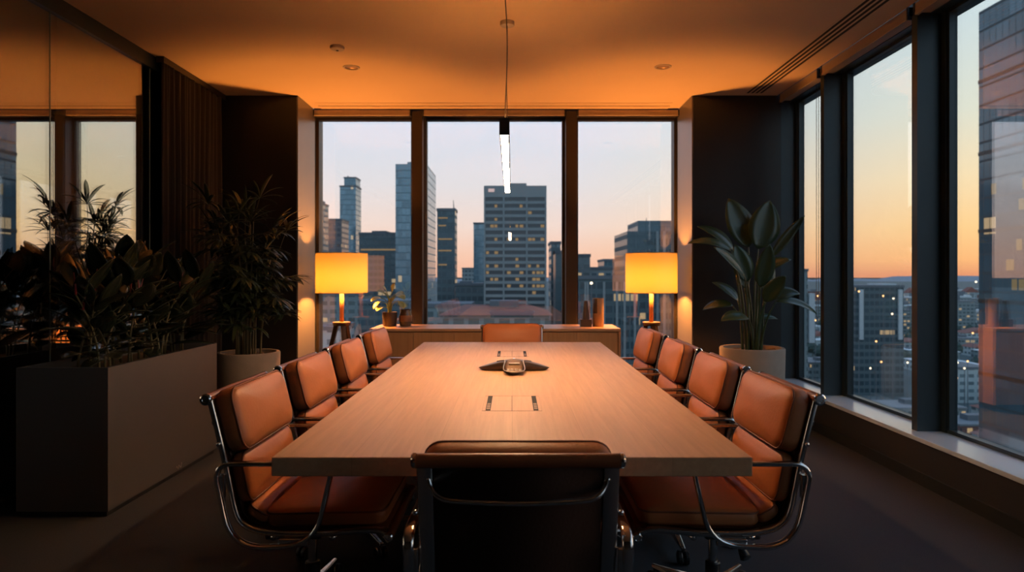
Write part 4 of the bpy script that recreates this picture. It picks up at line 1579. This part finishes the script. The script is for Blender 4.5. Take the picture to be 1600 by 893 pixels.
# trees between the low buildings
tp = None
hand = [(o_.location.x, o_.location.y, 60, 36) for o_ in list(COL.objects) if o_.name.split('.')[0] in ('building', 'tower') and o_.parent is None and o_.location.x > 100]
hand.append((108, 98, 40, 80))
for k in range(90):
    for _ in range(40):
        y = 180 + 760 * lr.random() ** 1.6
        x = lr.uniform(.40, .78) * y
        s_ = lr.uniform(.7, 1.4)
        if not any(abs(x - a) < c_ / 2 + 7 * s_ and abs(y - b) < d_ / 2 + 7 * s_ for a, b, c_, d_ in spots + hand):
            break
    else:
        continue
    hand.append((x, y, 9 * s_, 9 * s_))
    if tp is None:
        tp = thing('street_tree', 'dark tree between the low city buildings beyond the side windows', 'tree', group='trees between the low city buildings')
        cr = MB()
        rt = random.Random(9)
        for (cx, cy, cz, r) in ((0, 0, 7, 4), (2, 1, 6, 3), (-2.2, -.5, 6.2, 3), (.3, -2, 5.6, 2.8), (0, 1, 9.4, 2.6)):
            prof = [(0, -r)] + [(r * math.sin(PI * i / 6), -r * math.cos(PI * i / 6)) for i in range(1, 6)] + [(0, r)]
            o0 = len(cr.v)
            cr.lathe(prof, 10, c=(cx, cy, cz))
            for i in range(o0, len(cr.v)):
                v_ = cr.v[i]
                cr.v[i] = (v_[0] + rt.uniform(-.5, .5), v_[1] + rt.uniform(-.5, .5), v_[2] + rt.uniform(-.5, .5))
        cr.build('tree_crown', M['tree'], tp)
        MB().tube([(0, 0, 0), (.2, 0, 4)], [.45, .3], 8).build('trunk', M['stem'], tp)
        o = tp
    else:
        o = copy_tree(tp)
    o.location = (x, y, GZ)
    o.scale = (s_, s_, s_)

# street lamps: a mast and a glowing head
for i, (px, py, D, kind) in enumerate(lampsets):
    zt = wz(py, D)
    hgt = zt - GZ
    o = thing('street_lamp', 'small glowing lamp among the city rooftops beyond the side windows', 'street lamp', (wx(px, D), D, GZ), 0,
              'small glowing lamps in the city')
    MB().tube([(0, 0, 0), (0, 0, hgt - .5)], [.22, .12], 6).build('lamp_mast', M['plant_room'], o)
    r = .42 * D / 320
    MB().lathe([(0, -r)] + [(r * math.sin(PI * q / 8), -r * math.cos(PI * q / 8)) for q in range(1, 8)] + [(0, r)], 12, c=(0, 0, hgt)).build(
        'lamp_head', M['street_glow'] if kind == 0 else M['street_white'], o, smooth=True)
o = thing('street_lamp', 'single glowing lamp before the long grey office block', 'street lamp', (wx(924, 200), 200, GZ))
zt = wz(442, 200) - GZ
MB().tube([(0, 0, 0), (0, 0, zt)], [.25, .15], 6).build('lamp_mast', M['plant_room'], o)
MB().lathe([(0, -.4), (.35, -.25), (.4, 0), (.35, .25), (0, .4)], 12, c=(0, 0, zt)).build('lamp_head', M['street_white'], o, smooth=True)

# ------------------------------------------------------------------ dusk sky
W = bpy.data.worlds.new('dusk_sky')
S.world = W
W.use_nodes = True
nt = W.node_tree
for n_ in list(nt.nodes):
    nt.nodes.remove(n_)
out = nt.nodes.new('ShaderNodeOutputWorld')
bg = nt.nodes.new('ShaderNodeBackground')
tc = nt.nodes.new('ShaderNodeTexCoord')
nrm = nt.nodes.new('ShaderNodeVectorMath')
nrm.operation = 'NORMALIZE'
nt.links.new(tc.outputs['Generated'], nrm.inputs[0])
sp = nt.nodes.new('ShaderNodeSeparateXYZ')
nt.links.new(nrm.outputs[0], sp.inputs[0])


def lin(c):
    return tuple(((v / 255) / 12.92 if v / 255 <= .04045 else ((v / 255 + .055) / 1.055) ** 2.4) for v in c)


def ramp(stops):
    r = nt.nodes.new('ShaderNodeValToRGB')
    e = r.color_ramp.elements
    while len(e) > 1:
        e.remove(e[-1])
    e[0].position = stops[0][0]
    e[0].color = (*lin(stops[0][1]), 1)
    for p, c in stops[1:]:
        q = e.new(p)
        q.color = (*lin(c), 1)
    nt.links.new(sp.outputs[2], r.inputs[0])
    return r.outputs[0]


cool = ramp([(0, (238, 178, 150)), (.03, (240, 192, 168)), (.07, (236, 208, 196)), (.13, (220, 212, 214)), (.22, (200, 210, 226)), (.5, (158, 188, 222)), (1, (110, 150, 205))])
warm = ramp([(0, (222, 140, 100)), (.02, (246, 178, 116)), (.06, (248, 200, 138)), (.12, (240, 214, 172)), (.2, (216, 216, 200)), (.32, (196, 212, 218)), (.5, (160, 190, 220)), (1, (110, 150, 205))])
fac = math_n(nt, 'MULTIPLY_ADD', sp.outputs[0], 2.2, -.20, clamp=True)
colr = mix_rgb(nt, fac, cool, warm)
# after-glow where the sun went down, beyond the window wall
az = math_n(nt, 'MAXIMUM', math_n(nt, 'MULTIPLY_ADD', sp.outputs[0], .98, math_n(nt, 'MULTIPLY', sp.outputs[1], -.20)), 0.0)
gl = math_n(nt, 'MULTIPLY', math_n(nt, 'POWER', az, 4.0), math_n(nt, 'POWER', 2.718, math_n(nt, 'MULTIPLY', math_n(nt, 'ABSOLUTE', sp.outputs[2]), -2.0)))
glow = mix_rgb(nt, math_n(nt, 'MULTIPLY', gl, 1.0, clamp=True), (0, 0, 0), (2.2, 1.35, .85))
add = nt.nodes.new('ShaderNodeMix')
add.data_type = 'RGBA'
add.blend_type = 'ADD'
add.inputs[0].default_value = 1
nt.links.new(colr, add.inputs[6])
nt.links.new(glow, add.inputs[7])
back = ramp([(0, (205, 190, 195)), (.08, (200, 205, 215)), (.2, (188, 210, 226)), (.6, (165, 200, 228)), (1, (110, 150, 205))])
bf = math_n(nt, 'MULTIPLY', sp.outputs[1], -2.5, clamp=True)
sky = mix_rgb(nt, bf, add.outputs[2], back)
low = math_n(nt, 'GREATER_THAN', sp.outputs[2], -.003)
fin = mix_rgb(nt, low, (.03, .04, .05), sky)
nt.links.new(fin, bg.inputs[0])
bg.inputs[1].default_value = 1.6
nt.links.new(bg.outputs[0], out.inputs[0])

# ------------------------------------------------------------------ camera and view
cam = bpy.data.cameras.new('camera')
cam.lens = F / 1600 * 36
cam.sensor_width = 36
cam.sensor_fit = 'HORIZONTAL'
cam.shift_y = -16.5 / 1600
cam.clip_end = 20000
cam.clip_start = .05
cam.dof.use_dof = True
cam.dof.focus_distance = 3.3
cam.dof.aperture_fstop = 3.2
co = bpy.data.objects.new('camera', cam)
COL.objects.link(co)
co.location = (0, 0, CAM_Z)
co.rotation_euler = (PI / 2, 0, 0)
S.camera = co
S.view_settings.view_transform = 'Standard'
S.view_settings.look = 'None'
S.view_settings.exposure = 0
S.view_settings.gamma = 1
S.view_settings.use_curve_mapping = False
cy = S.cycles
cy.use_denoising = True
cy.sample_clamp_indirect = 6
cy.max_bounces = 10
cy.diffuse_bounces = 5
cy.glossy_bounces = 5
cy.transparent_max_bounces = 24
cy.caustics_reflective = False
cy.caustics_refractive = False
